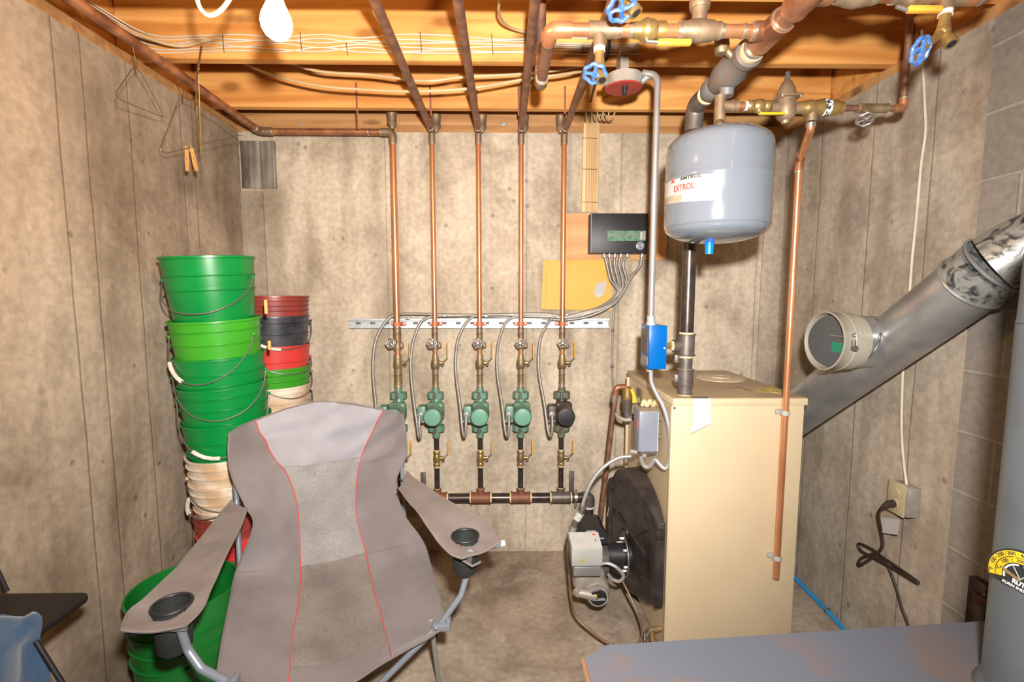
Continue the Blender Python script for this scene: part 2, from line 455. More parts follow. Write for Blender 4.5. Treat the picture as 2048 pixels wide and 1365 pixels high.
M['pump_black'] = mat('pump_black', (.035, .03, .028), .45, .1, (.10, .075, .055), 26, .7)
M['black'] = mat('black_plastic', (.014, .014, .017), .48)
M['chrome'] = mat('zinc_fitting', (.52, .52, .53), .3, .65)
M['zinc'] = mat('zinc_strut', (.56, .60, .63), .42, .5, (.42, .44, .46), 30, .6)
M['bx'] = mat('armored_cable', (.30, .28, .255), .5, .5, (.20, .185, .17), 40, .6)
M['bx_w'] = mat('bright_armored_cable', (.50, .50, .50), .38, .6)
M['clamp'] = mat('red_oxide_clamp', (.55, .15, .07), .5, .1)
M['lever_o'] = mat('orange_lever', (.78, .36, .04), .45)
M['lever_y'] = mat('yellow_lever', (0.675, 0.4125, 0.015), .4)
M['steel'] = mat('plain_steel', (.62, .60, .57), .3, .9)
M['wheel'] = mat('cast_handwheel', (.62, .58, .56), .35, .85, (.32, .28, .26), 90, .7)
M['wheel_b'] = mat('blue_handwheel', (.02, .12, .45), .4, .1, (.16, .22, .32), 90, .6)
M['strap'] = mat('copper_strap', (.42, .17, .11), .45, .6)
M['tank'] = mat('tank_grey_enamel', (0.135, 0.1532, 0.1814), .16, 0, (0.125, 0.1411, 0.1653), 3, .5, coat=.6)
M['label'] = mat('paper_label', (0.4393, 0.4285, 0.4071), .3)
M['paper'] = mat('white_paper', (.80, .79, .77), .5)
M['label_tan'] = mat('aged_label', (0.3234, 0.2695, 0.196), .5)
M['red'] = mat('red_ink', (.75, .05, .03), .5)
M['ink'] = mat('black_ink', (.02, .02, .02), .5)
M['pale_ink'] = mat('faded_ink', (.45, .36, .27), .5)
M['white'] = mat('white_plastic', (0.56, 0.546, 0.518), .4)
M['blue'] = mat('blue_enamel', (0, 0.09775, 0.357), .25, 0, (0, 0.085, 0.306), 8, .4)
M['bluecap'] = mat('blue_cap', (.0, .16, .72), .3)
M['boiler'] = mat('cream_enamel', (0.5208, 0.4139, 0.2697), .4, 0, (0.4836, 0.3767, 0.2418), 3, .6, coat=.15)
M['boiler_top'] = mat('dusty_cream_enamel', (0.4312, 0.3191, 0.1855), .5, 0, (0.3277, 0.2415, 0.1466), 7, .8)
M['grey_box'] = mat('grey_enamel', (0.217, 0.2325, 0.2868), .35)
M['grey_dust'] = mat('dusty_grey_metal', (.40, .36, .31), .5, .3, (.25, .22, .19), 18, .7)
M['burn_black'] = mat('black_cast_cover', (0.0225, 0.0195, 0.0195), .45, .1, (0.0525, 0.04125, 0.036), 14, .8, bump=.2, bscale=60)
M['alu'] = mat('cast_aluminium', (.34, .30, .26), .55, .35, (.20, .17, .145), 16, .7, bump=.2, bscale=100)
M['lgrey'] = mat('light_grey_cover', (0.336, 0.336, 0.318), .45)
M['galv'] = mat('galvanized_steel', (.42, .425, .43), .34, .7, (.27, .275, .28), 9, .7, rvar=.06)
M['spangle'] = spangle('spangled_galvanized', (.36, .375, .365), (.06, .065, .065), .36, .52, 26, .35)
M['cream'] = mat('cream_metal', (0.2976, 0.2784, 0.2256), .35, 0, (0.24, 0.2208, 0.1728), 6, .6)
M['plate'] = mat('dull_silver_plate', (0.114, 0.123, 0.135), .45, .6)
M['green_tape'] = mat('green_tape', (0.01, 0.15, 0.08), .5)
M['stove'] = mat('stove_grey_steel', (0.1188, 0.132, 0.165), .38, .45, (.20, .12, .07), 4.5, .75, bump=.08, bscale=90, rvar=.08, contrast=(.36, .5))
M['stovepipe'] = mat('grey_stovepipe', (0.08111, 0.09313, 0.1052), .5, .3, (0.0661, 0.07511, 0.08412), 12, .6)
M['stove_edge'] = mat('rusty_plate_edge', (.20, .10, .05), .7)
M['chair'] = mat('taupe_polyester', (0.1646, 0.1417, 0.1417), .85, 0, (0.1263, 0.1072, 0.1033), 7, .8, bump=.45, bscale=18, sheen=.2)
M['chair_arm'] = mat('soiled_taupe_polyester', (0.1578, 0.1294, 0.1174), .85, 0, (0.1213, 0.09711, 0.08496), 9, .8, bump=.25, bscale=40, sheen=.1)
M['chair_head'] = mat('pale_grey_polyester', (0.254, 0.2455, 0.2667), .8, 0, (0.2075, 0.199, 0.2159), 8, .7, bump=.3, bscale=22, sheen=.2)
M['chair_mesh'] = mesh_fabric('grey_mesh_fabric', (.23, .218, .21), (.15, .14, .135))
M['chair_mesh_d'] = mesh_fabric('dusty_mesh_fabric', (.175, .152, .138), (.11, .095, .088))
M['piping'] = mat('red_piping', (0.4464, 0.0504, 0.0432), .6)
M['tube'] = mat('grey_powder_tube', (0.21, 0.2352, 0.2688), .35, .3)
M['pouch'] = mesh_fabric('black_mesh_pouch', (.014, .016, .014), (.006, .007, .006))
M['dgreen'] = mat('dark_green_plastic', (.0, .185, .032), .34, 0, (.0, .15, .028), 7, .6)
M['lgreen'] = mat('lime_green_plastic', (.035, .27, .014), .34, 0, (.03, .22, .012), 7, .6)
M['gpail'] = mat('green_plastic_near', (0.00744, 0.1414, 0.02232), .34, 0, (0.005952, 0.1116, 0.01488), 7, .6)
M['white_p'] = mat('stained_white_plastic', (.66, .57, .46), .4, 0, (.42, .26, .13), 9, .8)
M['dred_p'] = mat('dark_red_plastic', (.26, .035, .025), .38, 0, (.16, .03, .025), 12, .7)
M['red_p'] = mat('red_plastic', (.55, .04, .035), .38)
M['black_p'] = mat('black_pail_plastic', (.02, .022, .03), .35, 0, (.07, .07, .075), 20, .5)
M['yellow_p'] = mat('yellow_plastic', (.80, .42, .01), .4)
M['wire'] = mat('bail_wire', (.23, .22, .20), .45, .7)
M['grip'] = mat('white_grip', (.70, .66, .60), .45, 0, (.45, .38, .3), 40, .7)
M['hanger'] = mat('hanger_wire', (.24, .17, .09), .4, .8)
M['envelope'] = mat('manila_envelope', (0.68, 0.357, 0.0595), .6, 0, (0.612, 0.2975, 0.0425), 4, .5)
M['pcb'] = mat('green_circuit_board', (.035, .16, .09), .4, 0, (.3, .3, .25), 70, .4)
M['nm'] = mat('cable_jacket', (.52, .36, .19), .5)
M['nm_w'] = mat('pale_cable_jacket', (0.592, 0.528, 0.416), .5)
M['cordb'] = mat('brown_cord', (.035, .022, .016), .45)
M['ivory'] = mat('ivory_plastic', (0.434, 0.364, 0.224), .4)
M['pex'] = mat('blue_tubing', (.03, .28, .62), .35)
M['denim'] = mat('blue_cloth', (0.02106, 0.06786, 0.1451), .9, 0, (0.01404, 0.0468, 0.1123), 14, .7, bump=.3, bscale=400, sheen=.3)
M['bench'] = mat('black_bench_top', (0.0084, 0.006, 0.0072), .55)
M['bulb'] = mat('lit_bulb', (1, .9, .7), .3, em=((1.0, .60, .22), 420))
M['socket'] = mat('porcelain', (.7, .62, .5), .3)
M['mred'] = mat('red_cover_plate', (.33, .035, .025), .45)
M['yel_dial'] = mat('dial_yellow', (0.44, 0.286, 0.0055), .45)
M['or_dial'] = mat('dial_orange', (0.429, 0.121, 0.011), .45)
M['subfloor'] = wood('subfloor', (.28, .10, .03), (.18, .06, .02), knots=False)

# =====================================================================
# setting
# =====================================================================
XL, XR, YB, WT = -1.37, 1.49, 2.59, 2.285
def struct(name, mb, m, angle=30):
    o = mb.build(name, m, angle=angle); o['kind'] = 'structure'; return o
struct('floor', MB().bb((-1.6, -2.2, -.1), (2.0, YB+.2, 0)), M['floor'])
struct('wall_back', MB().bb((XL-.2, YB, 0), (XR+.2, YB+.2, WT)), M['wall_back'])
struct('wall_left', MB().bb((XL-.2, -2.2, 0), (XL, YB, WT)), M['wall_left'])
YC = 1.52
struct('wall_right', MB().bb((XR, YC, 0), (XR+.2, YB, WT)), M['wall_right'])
struct('wall_right_front', MB().bb((XR+.004, -2.2, 0), (XR+.2, YC, WT)), M['blocks'])
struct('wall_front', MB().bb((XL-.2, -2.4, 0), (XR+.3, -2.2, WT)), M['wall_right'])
# smooth corner fillet of the poured wall, left of the back wall, and the strip in the right corner
struct('trim_1', MB().bb((XL, YB-.012, 0), (XL+.115, YB+.01, 1.98), bev=.004), M['wall_right'])
struct('trim_2', MB().bb((XR-.105, YB-.012, 0), (XR, YB+.01, WT-.03), bev=.004), M['wall_right'])
# sill plates, rim boards and subfloor
SB = WT; SP = .038
struct('trim_3', MB().bb((XL-.15, YB+.002, SB), (XR+.15, YB+.14, SB+SP)), M['sill'])
struct('trim_4', MB().bb((XL-.15, YB+.03, SB+SP), (XR+.15, YB+.068, SB+SP+.235)), M['sill'])
struct('trim_5', MB().bb((XL-.14, -2.2, SB), (XL-.005, YB, SB+SP)), M['sill'])
struct('trim_6', MB().bb((XL-.12, -2.2, SB+SP), (XL-.08, YB, SB+SP+.235)), M['joist'])
struct('trim_7', MB().bb((XR+.005, -2.2, SB), (XR+.14, YB, SB+SP)), M['sill'])
struct('trim_8', MB().bb((XR+.08, -2.2, SB+SP), (XR+.12, YB, SB+SP+.235)), M['joist'])
struct('ceiling', MB().bb((XL-.2, -2.2, SB+SP+.235), (XR+.2, YB+.15, SB+SP+.255)), M['subfloor'])
JZ = SB+SP
JY = [2.385, 1.925, 1.505, 1.03, .56, .09, -.38, -.85, -1.32, -1.79]
jl = ['fir ceiling joist nearest the back wall', 'fir ceiling joist second from the back wall with the looping cables behind it',
      'fir ceiling joist above the expansion tank, carrying the stapled cables on the next one', 'fir ceiling joist just above the light bulb']
jl = ['orange fir ceiling joist nearest the back wall', 'orange fir ceiling joist with several pale cables stapled along its face',
      'orange fir ceiling joist whose underside crosses the very top of the photo']
def joist(y):
    mb = MB(); mb.bb((XL-.07, y-.019, JZ), (XR+.07, y+.019, JZ+.234), bev=.002, seg=1); return mb
for i, y in enumerate(JY):
    if i < 3:
        o = joist(y).build('ceiling_joist', M['joist']); tag(o, jl[i], 'joist', 'exposed ceiling joists')
    elif i == 3:
        o = joist(y).build('ceiling_joist', M['joist']); tag(o, 'orange fir ceiling joist that carries the light bulb box', 'joist', 'exposed ceiling joists')
    else:
        c = o.copy(); COL.objects.link(c); c.location.y = y; c['group'] = 'joists behind the camera'; c['label'] = 'orange fir ceiling joist, one of those behind the camera'
# arrow mark on the joist and a stain
JF = JY[1]-.0195

# joist pocket flashing on the back wall, upper left corner
gp = thing('metal_flashing', 'tarnished curved sheet metal patch in the upper left corner of the back wall', 'flashing', at(515, 380, YB))
a0 = at(482, 284, YB); a1 = at(553, 378, YB)
rows = []
for i in range(7):
    z = a0.z+(a1.z-a0.z)*i/6; r = []
    for k in range(17):
        u = k/16; r.append(V((a0.x+(a1.x-a0.x)*u, YB-.004-.009*abs(math.sin(u*PI*1.5+.4))-.004*math.sin(u*17)**2-(.004 if i in (0, 6) else 0), z)))
    rows.append(r)
flm = mat('tarnished_flashing', (.30, .265, .225), .6, .25, (.10, .085, .07), 11, 1, stretch=(1, 1, .22))
MB().grid(rows, .002).build('sheet', flm, gp)
MB().bb((a1.x-.004, YB-.022, a1.z), (a1.x+.006, YB-.001, a0.z), bev=.002).build('flange', flm, gp)

# =====================================================================
# bulb, cables on the joists
# =====================================================================
bc = at(553, 48, 1.06)
bt = thing('light_bulb', 'lit bare light bulb hanging down in a ceiling socket', 'light bulb', V((bc.x, bc.y, JZ)))
prof = [(0, -.031), (.012, -.029), (.022, -.022), (.029, -.010), (.031, .002), (.029, .014), (.023, .028), (.0165, .042), (.0135, .055), (.0135, .062)]
MB().lathe(prof, bc, (0, 0, 1), 28).build('glass', M['bulb'], bt)
MB().lathe([(.0135, .060), (.0145, .064), (.013, .067), (.0145, .071), (.013, .074), (.0145, .078), (.012, .082)], bc).build('screw_base', M['steel'], bt)
MB().lathe([(.016, .072), (.026, .076), (.028, .10), (.05, .13), (.052, .15), (0, .15)], bc, seg=28).build('socket', M['socket'], bt)
MB().bb((bc.x-.05, bc.y-.05, bc.z+.15), (bc.x+.05, bc.y+.05, JZ-.0005), bev=.004).build('ceiling_box', M['grey_dust'], bt)

def cable(name, pts, r, m, label, cat='cable', group=None, n=8, seg=8, flat=None):
    mb = MB().tube(spline(pts, n), r, seg, flat=flat)
    o = mb.build(name, m); return tag(o, label, cat, group)
# white cables stapled along the joist
y0 = JF-.006
rowsy = [[66, 68, 66, 72, 66, 73, 66, 68, 76, 72], [73, 74, 76, 80, 74, 83, 76, 80, 79, 84], [79, 83, 80, 76, 83, 78, 84, 83, 86, 88],
         [86, 80, 90, 84, 92, 86, 91, 94, 90, 92], [93, 94, 91, 96, 100, 92, 100, 97, 101, 97], [99, 100, 98, 101, 92, 101, 102, 104, 102, 104]]
xs = [300, 400, 480, 560, 640, 720, 800, 900, 1000, 1120]
names = ['topmost', 'second', 'third', 'fourth', 'fifth', 'lowest']
for k, ry in enumerate(rowsy):
    pts = [at(xs[i], ry[i]+3, y0) for i in range(10)]
    st = [at(40+k*9, -70-3*k, 1.1), at(150+k*8, -6+3*k, 1.35), at(225+k*8, 52+5*k, 1.65)]
    for s_ in st: s_.x = max(s_.x, XL+.03)
    st = [V((XL-.055+.008*k, 1.30, JZ+.13-.014*k)), V((XL-.052+.008*k, 1.62, JZ+.12-.012*k)), V((XL-.045+.006*k, 1.82, JZ+.125-.013*k))]
    pts = st+pts+[pts[-1]+V((.12, 0, -.002)), pts[-1]+V((.3, 0, .001))]
    cable('stapled_cable', pts, .0028, M['nm_w'], names[k]+' of the six thin pale cables stapled along the joist', 'cable', 'thin pale cables stapled to the joist', flat=(1, 1))
for k, (sx, sy0, sy1) in enumerate([(292, 64, 103), (445, 70, 103), (600, 64, 101), (692, 86, 108), (840, 64, 103), (983, 68, 107), (1165, 90, 104)]):
    a = at(sx, sy0, y0-.004); b = at(sx+3, sy1, y0-.004)
    o = MB().tube([a+V((0, .005, 0)), a, b, b+V((0, .005, 0))], .0012, 6).build('cable_staple', M['iron'])
    tag(o, 'thin dark staple over the pale cables, ' + ['at the far left', 'left of the bulb', 'just right of the bulb', 'bent, hanging low left of the first slanting pipe', 'between the first two slanting pipes', 'between the second and third slanting pipes', 'by the hooked copper pipe'][k], 'staple', 'staples on the joist')
# two thick looping cables between the joists
cable('ceiling_cable', [at(470, 118, 2.12), at(545, 150, 2.12), at(640, 172, 2.1), at(740, 180, 2.1), at(830, 183, 2.1), at(940, 177, 2.1), at(1060, 157, 2.12), at(1120, 150, 2.12), at(1190, 138, 2.15)], .0062, M['nm'], 'lower, longer-sagging of the two tan cables looping below the joists', 'cable', 'sagging tan cables')
cable('ceiling_cable', [at(560, 120, 2.12), at(640, 143, 2.12), at(740, 150, 2.12), at(850, 162, 2.1), at(930, 154, 2.12), at(1060, 147, 2.14), at(1180, 130, 2.15)], .0062, M['nm'], 'upper of the two tan cables looping below the joists', 'cable', 'sagging tan cables')
cable('ceiling_cable', [at(390, -60, 1.2), at(396, 5, 1.2), at(415, 30, 1.2), at(440, 22, 1.2), at(463, -10, 1.2), at(475, -60, 1.2)], .005, M['nm_w'], 'loop of pale cable hanging from the ceiling left of the bulb')
cable('ceiling_cable', [at(1000, -10, 1.6), at(998, 25, 1.7), at(1010, 48, 1.8), at(1040, 62, 1.87), at(1090, 68, 1.89), at(1170, 72, 1.89)], .0048, M['nm'], 'tan cable curving down the joist beside the third slanting pipe')
cable('ceiling_cable', [V((XL+.05, 1.0, JZ-.012)), V((XL+.08, 1.5, JZ-.012)), V((XL+.16, 1.84, JZ+.02)), V((XL+.3, 1.885, JZ+.06))], .006, M['nm'], 'brown-tan cable running along the top of the left wall behind the copper pipe')
cable('hanging_black_cable', [at(1222, 40, 1.7), at(1216, 110, 1.85), at(1203, 130, 1.88), at(1188, 180, 2.2), at(1178, 215, 2.45)], .005, M['cordb'], 'short black cable passing behind the fourth slanting pipe')
# arrow drawn on the joist
tm = MB()
for a, b in (((355, 113), (380, 111)), ((372, 106), (380, 111)), ((373, 117), (380, 111))):
    tm.tube([at(a[0], a[1], JF-.0004), at(b[0], b[1], JF-.0004)], .0012, 6)
tag(tm.build('pencil_arrow', M['pale_ink']), 'small pencil arrow drawn on the joist face', 'mark')
# nails, knots at ends: two bolts in the sill
for (px, py, lb) in ((604, 251, 'round galvanized bolt head in the sill board at left'), (1007, 250, 'round grey bolt head in the sill board at centre')):
    c = at(px, py, YB+.03); MB().lathe([(0, .010), (.012, .008), (.017, 0)], (c.x, YB+.03, c.z), (0, -1, 0), 20).build('bolt_head', M['zinc'])
    o = bpy.context.scene.objects[-1] if False else COL.objects[-1]; tag(o, lb, 'bolt', 'bolts in the sill board')

# copper plumber's straps
def strap(px, py0, py1, Y, lb, w_=.009, Y1=None):
    a = at(px, py0, Y); b = at(px, py1, Y1 or Y); b.x = a.x+.002
    mb = MB(); d = b-a; n = max(4, int(d.length/.02))
    mb.tube([a, b], w_/2, 4, flat=(1, .18))
    o = mb.build('pipe_strap', M['strap'])
    hb = MB()
    for k in range(n):
        p = a.lerp(b, (k+.5)/n); hb.cyl(p+V((0, -.0016, 0)), p+V((0, .0016, 0)), .0016, seg=8)
    h = hb.build('hole_row', M['iron'], o)
    tag(o, lb, 'strap', 'perforated copper straps'); return o
strap(712, 165, 258, 2.362, 'perforated copper strap holding up the left horizontal pipe')
strap(860, 172, 232, 2.362, 'perforated copper strap behind the first slanting pipe')
strap(953, 172, 232, 2.362, 'perforated copper strap behind the second slanting pipe')
strap(1037, 172, 232, 2.362, 'perforated copper strap beside the third slanting pipe')
strap(1130, 172, 228, 2.362, 'perforated copper strap above the rightmost wall pipe')
strap(403, 92, 182, 1.9, 'perforated strap hanging down beside the wire hangers', Y1=1.84)

# =====================================================================
# the five heating zones on the back wall
# =====================================================================
YP = 2.505
ZX = [at(px, 600, YP).x for px in (793.5, 869.5, 959, 1042, 1125.5)]
ZX = [at(793, 600, YP).x, at(869, 600, YP).x, at(959, 600, YP).x, at(1042, 600, YP).x, at(1125.5, 600, YP).x]
zof = lambda py: at(1008, py, YP).z
ZTOP = zof(266)
ordn = ['leftmost', 'second from left', 'middle', 'fourth from left', 'rightmost']
rs = [.0165, .0125, .0125, .0125, .0125]

def ring(mb, p, ax, r, w_=.006):
    ax = V(ax).normalized(); mb.cyl(V(p)-ax*w_/2, V(p)+ax*w_/2, r, seg=20)
def fitting(mb, a, b, r, lip=.004):
    """a solder sleeve with raised lips at both ends"""
    a = V(a); b = V(b); d = (b-a).normalized(); L_ = (b-a).length
    mb.lathe([(0, 0), (r*.86, 0), (r+lip*.4, .001), (r+lip*.4, .004), (r, .006), (r, L_-.006), (r+lip*.4, L_-.004), (r+lip*.4, L_-.001), (r*.86, L_), (0, L_)], a, d, 24)

# strut channel
sa = at(698, 648, 2.565); sb = at(1218, 646, 2.565); zc = (sa.z+sb.z)/2
st = thing('strut_channel', 'long slotted zinc strut channel fixed across the back wall behind the copper pipes', 'strut', V(((sa.x+sb.x)/2, 2.585, zc-.024)))
mb = MB(); mb.bb((sa.x, 2.580, zc-.024), (sb.x, 2.5855, zc+.024))
for s_ in (-1, 1):
    mb.bb((sa.x, 2.556, zc+s_*.024-.0015), (sb.x, 2.5855, zc+s_*.024+.0015))
    mb.bb((sa.x, 2.5545, zc+s_*.0245), (sb.x, 2.5575, zc+s_*.0135))
mb.build('channel', M['zinc'], st)
nsl = 18
slm = mat('slot_shadow_metal', (.16, .15, .14), .8, .2)
for i in range(nsl):
    x = sa.x+.045+i*(sb.x-sa.x-.09)/(nsl-1)
    MB().box((x, 2.5793, zc), (.026, .0015, .013), bev=.0005).build('slot', slm, st)

cl_lab = 'red clamp holding the %s copper pipe to the strut'
def clampf(x, r, i):
    t = thing('pipe_clamp', cl_lab % ordn[i], 'clamp', V((x, 2.55, zc)), 'red strut clamps')
    mb = MB(); mb.bb((x-r-.022, 2.545, zc-.009), (x-r*.9, 2.553, zc+.009), bev=.002)
    mb.bb((x+r*.9, 2.545, zc-.009), (x+r+.022, 2.553, zc+.009), bev=.002)
    mb.tube([V((x, YP, zc-.009))+V((math.cos(a)*(r+.0022), math.sin(a)*(r+.0022)+0, 0)) for a in [PI*k/14*1.0+PI for k in range(15)]], .0022, 6)
    mb.lathe([(r+.0005, -.009), (r+.003, -.009), (r+.003, .009), (r+.0005, .009)], (x, YP, zc), (0, 0, 1), 28, closed=True)
    mb.bb((x-r-.003, YP, zc-.009), (x-r+.0005, 2.553, zc+.009)); mb.bb((x+r-.0005, YP, zc-.009), (x+r+.003, 2.553, zc+.009))
    mb.build('band', M['clamp'], t)
    mb = MB()
    for s_ in (-1, 1): mb.cyl((x+s_*(r+.014), 2.546, zc), (x+s_*(r+.014), 2.540, zc), .004, seg=6)
    mb.build('bolt', M['zinc'], t)

def handwheel(mb, c, ax, R, r, spokes=4, lobes=0):
    q = V((0, 0, 1)).rotation_difference(V(ax).normalized()); c = V(c)
    n = 40; pts = []
    for k in range(n):
        a = 2*PI*k/n; rr = R*(1+.07*math.cos(lobes*a)) if lobes else R
        pts.append(c+q @ V((rr*math.cos(a), rr*math.sin(a), 0)))
    mb.tube(pts, r, 8, closed=True)
    for k in range(spokes):
        a = 2*PI*(k+.35)/spokes
        mb.tube([c+q @ V((0, 0, .003)), c+q @ V((R*.5*math.cos(a), R*.5*math.sin(a), .002)), c+q @ V((R*.97*math.cos(a+.2), R*.97*math.sin(a+.2), 0))], [r*1.2, r*.8, r*.8], 6)
    mb.lathe([(0, .008), (R*.25, .007), (R*.3, 0), (R*.25, -.008), (0, -.008)], c, ax, 14)

for i, x in enumerate(ZX):
    r = rs[i]; P = lambda py: V((x, YP, zof(py)))
    # ---- copper riser with the elbow and the slanting run toward the camera
    rp = thing('copper_riser', [
        'leftmost bright copper pipe, thicker, rising to the horizontal run along the ceiling',
        'second copper pipe from the left with its dusty run going forward under the joists',
        'middle copper pipe of the five on the back wall with its forward ceiling run',
        'fourth copper pipe from the left with its forward ceiling run',
        'rightmost copper pipe of the five, with its dusty ceiling run slanting to the upper right'][i], 'pipe', V((x, YP, zof(770))), 'copper zone pipes')
    zt = ZTOP+.0
    MB().cyl(P(778), V((x, YP, zt-.05)), r, seg=24).build('pipe', M['copper'], rp)
    if i == 0:
        zh = zt; lx = at(520, 266, YP).x
        c1 = V((x, YP, zh)); c2 = V((lx, YP, zh)); dr = at(160, -4, 1.38); end = V((lx+.06, .2, zh))
        cc = c2+(end-c2)
        e = MB().tube(fillet([V((x, YP, zh-.055)), c1, V((x-.055, YP, zh))], .035), r*1.22, 20)
        e.build('elbow', M['bronze'], rp)
        MB().cyl((x-.05, YP, zh), (lx+.055, YP, zh), r, seg=24).build('ceiling_run', M['copper_w'], rp)
        MB().tube(fillet([V((lx+.06, YP, zh)), c2, c2+(end-c2).normalized()*.06], .03), r*1.2, 20).build('elbow', M['bronze'], rp)
        MB().tube([c2+(end-c2).normalized()*.05, end], r, 24).build('forward_run', M['copper_w'], rp)
        mb = MB()
        for p, ax in ((V((x, YP, zh-.057)), (0, 0, 1)), (V((x-.057, YP, zh)), (1, 0, 0)), (V((lx+.062, YP, zh)), (1, 0, 0)), (c2+(end-c2).normalized()*.062, end-c2), (V((x-.12, YP, zh)), (1, 0, 0))):
            ring(mb, p, ax, r*1.12)
        mb.build('solder_ring', M['solder'], rp)
    else:
        zh = zt+.008
        MB().tube(fillet([V((x, YP, zh-.06)), V((x, YP, zh)), V((x, YP-.05, zh))], .03), r*1.3, 20).build('elbow', M['bronze'], rp)
        ex = [0, 0, 0, 0, .0][i]
        MB().tube([V((x, YP-.04, zh)), V((x+ex, .15, zh))], r*1.25, 24).build('ceiling_run', M['copper_d'], rp)
        mb = MB(); ring(mb, V((x, YP, zh-.06)), (0, 0, 1), r*1.22); ring(mb, V((x, YP-.052, zh)), (0, 1, 0), r*1.34); mb.build('solder_ring', M['solder'], rp)
    # the bell-shaped hanger cup just above / beside each elbow
    hx = x+(-.002 if i == 0 else .016 if i < 4 else -.014)
    cup = thing('bell_hanger', 'tarnished bell hanger cup at the top of the %s copper pipe' % ordn[i], 'hanger', V((hx, YP+.03, ZTOP+.10)), 'bell hanger cups')
    cy = YP+.045 if i else YP
    MB().lathe([(0, .085), (.024, .085), (.026, .078), (.024, .072), (.022, .035), (.024, .030), (.024, .022), (.014, .012), (.010, 0), (0, 0)], (hx, cy, ZTOP+.016), (0, 0, 1), 24).build('cup', M['bronze'], cup)
    # ---- sleeves
    fs = MB(); fitting(fs, P(668), P(655), r*1.18); fs.build('sleeve', M['bronze'], rp)
    fs = MB(); fitting(fs, P(768), P(748), r*1.25); fs.build('adapter', M['brass_d'], rp)
    fs = MB(); ring(fs, P(653), (0, 0, 1), r*1.12); ring(fs, P(745), (0, 0, 1), r*1.1, .012); ring(fs, P(772), (0, 0, 1), r*1.3, .012); fs.build('solder_ring', M['solder'], rp)
    clampf(x, r, i)
    # ---- drain valve with wheel (facing the camera, a little left)
    dv = thing('drain_valve', 'small drain valve with a round cast wheel on the %s copper pipe' % ordn[i], 'valve', P(695), 'drain valves with cast wheels')
    mb = MB(); fitting(mb, P(700), P(668), r*1.2); mb.build('body', M['bronze'], dv)
    cw = P(684)+V((-.006 if i else -.018, -.075, 0)); ad = (-.12 if i == 0 else 0, -1, .12)
    MB().tube([P(684), cw], [.011, .006], 14).build('stem', M['brass_d'], dv)
    mb = MB(); mb.tube([P(686), P(686)+V((.022, -.012, -.004)), P(690)+V((.026, -.014, -.012))], [.009, .010, .011], 14); mb.build('outlet', M['bronze'], dv)
    mb = MB(); handwheel(mb, cw, ad, .0225, .0042, 4, 6); mb.torus(cw+V((0, .004, 0)), .014, .003, ad); mb.build('handwheel', M['wheel'], dv)
    # ---- ball valve with side lever
    bv = thing('ball_valve', 'brass ball valve above the pump on the %s zone pipe, lever pointing up' % ordn[i], 'valve', P(745), 'upper ball valves')
    MB().lathe([(0, 0), (r*1.15, 0), (r*1.25, .006), (r*1.2, .02), (.021, .028), (.0235, .042), (.0235, .055), (.021, .068), (r*1.25, .078), (r*1.3, .092), (r*1.15, .098), (0, .098)], P(746), (0, 0, 1), 8 if False else 24).build('body', M['brass_d'], bv)
    def lever(t, zc_, xo, m, py_up=.105, bent=True, sgn=1):
        MB().tube([V((x+.015, YP, zc_)), V((x+.015+xo*.55, YP, zc_))], .0095, 16).build('stem', M['brass'], t)
        xa = x+.015+xo*.6
        mb = MB(); mb.tube([V((xa-.006, YP-.008, zc_-.014)), V((xa+.004, YP-.010, zc_-.012)), V((xa+.006, YP-.010, zc_+.008)), V((xa+.026, YP-.012, zc_+.03))], .0036, 8, flat=(1.5, .8))
        mb.cyl((xa+.002, YP, zc_), (xa+.008, YP, zc_), .010, seg=6)
        mb.build('lever_arm', M['steel'], t)
        MB().tube([V((xa+.025, YP-.012, zc_+.028)), V((xa+.025, YP-.012, zc_+py_up)), V((xa+.024, YP-.012, zc_+py_up+.004))], [.0052, .0048, .003], 10, flat=(.75, 1.4)).build('lever_grip', m, t)
    lever(bv, zof(726), .04, M['lever_o'])
    # ---- circulator pump
    blk = (i == 4)
    mg, mf, md = (M['pump_black'], M['black'], M['pump_dust']) if blk else (M['pump_green'], M['pump_face'], M['pump_dust'])
    pz = zof(822); pc = V((x+.002, YP-.02, pz))
    pm = thing('circulator_pump', ['green circulator pump partly hidden behind the camping chair', 'second circulator pump from the left, green, just right of the chair back', 'middle green circulator pump of the row', 'fourth circulator pump from the left, green, beside the black one', 'black circulator pump with dusty green flanges, rightmost of the row'][i], 'pump', V((x, YP, zof(870))), 'circulator pumps')
    for sgn, pz0, pz1, nm in ((1, zof(798), zof(776), 'top_flange'), (-1, zof(848), zof(874), 'bottom_flange')):
        mb = MB(); zm = pz0
        zf = zof(790) if sgn > 0 else zof(856)
        poly = [(-.042, -.012), (-.030, -.026), (.030, -.026), (.042, -.012), (.042, .012), (.030, .026), (-.030, .026), (-.042, .012)]
        mb.prism(poly, .030, Matrix.Translation((x, YP, zf-.015)))
        mb.cyl((x, YP, zf), (x, YP, pz1), .022, .019, seg=20)
        mb.build(nm, M['pump_dust'] if (blk or sgn < 0 and i == 9) else mg, pm)
        mb = MB()
        mb.cyl((x-.005, YP-.030, zf-.022), (x-.005, YP-.030, zf+.018), .0065, seg=6)
        mb.cyl((x-.005, YP-.030, zf-.016), (x-.005, YP-.030, zf-.004), .0095, seg=6)
        mb.build('flange_bolt', M['iron_g'], pm)
    mb = MB()
    mb.lathe([(0, .012), (.036, .010), (.044, -.0), (.046, -.018), (.043, -.034), (0, -.036)], (x, YP-.01, pz+.004), (0, 1, 0), 28)
    mb.tube([V((x, YP, zof(796))), V((x, YP-.004, pz)), V((x, YP, zof(854)))], [.027, .038, .028], 20)
    mb.box((x+.004, YP-.045, pz+.012), (.088, .05, .092), bev=.016, seg=3)
    mb.build('volute', mg, pm)
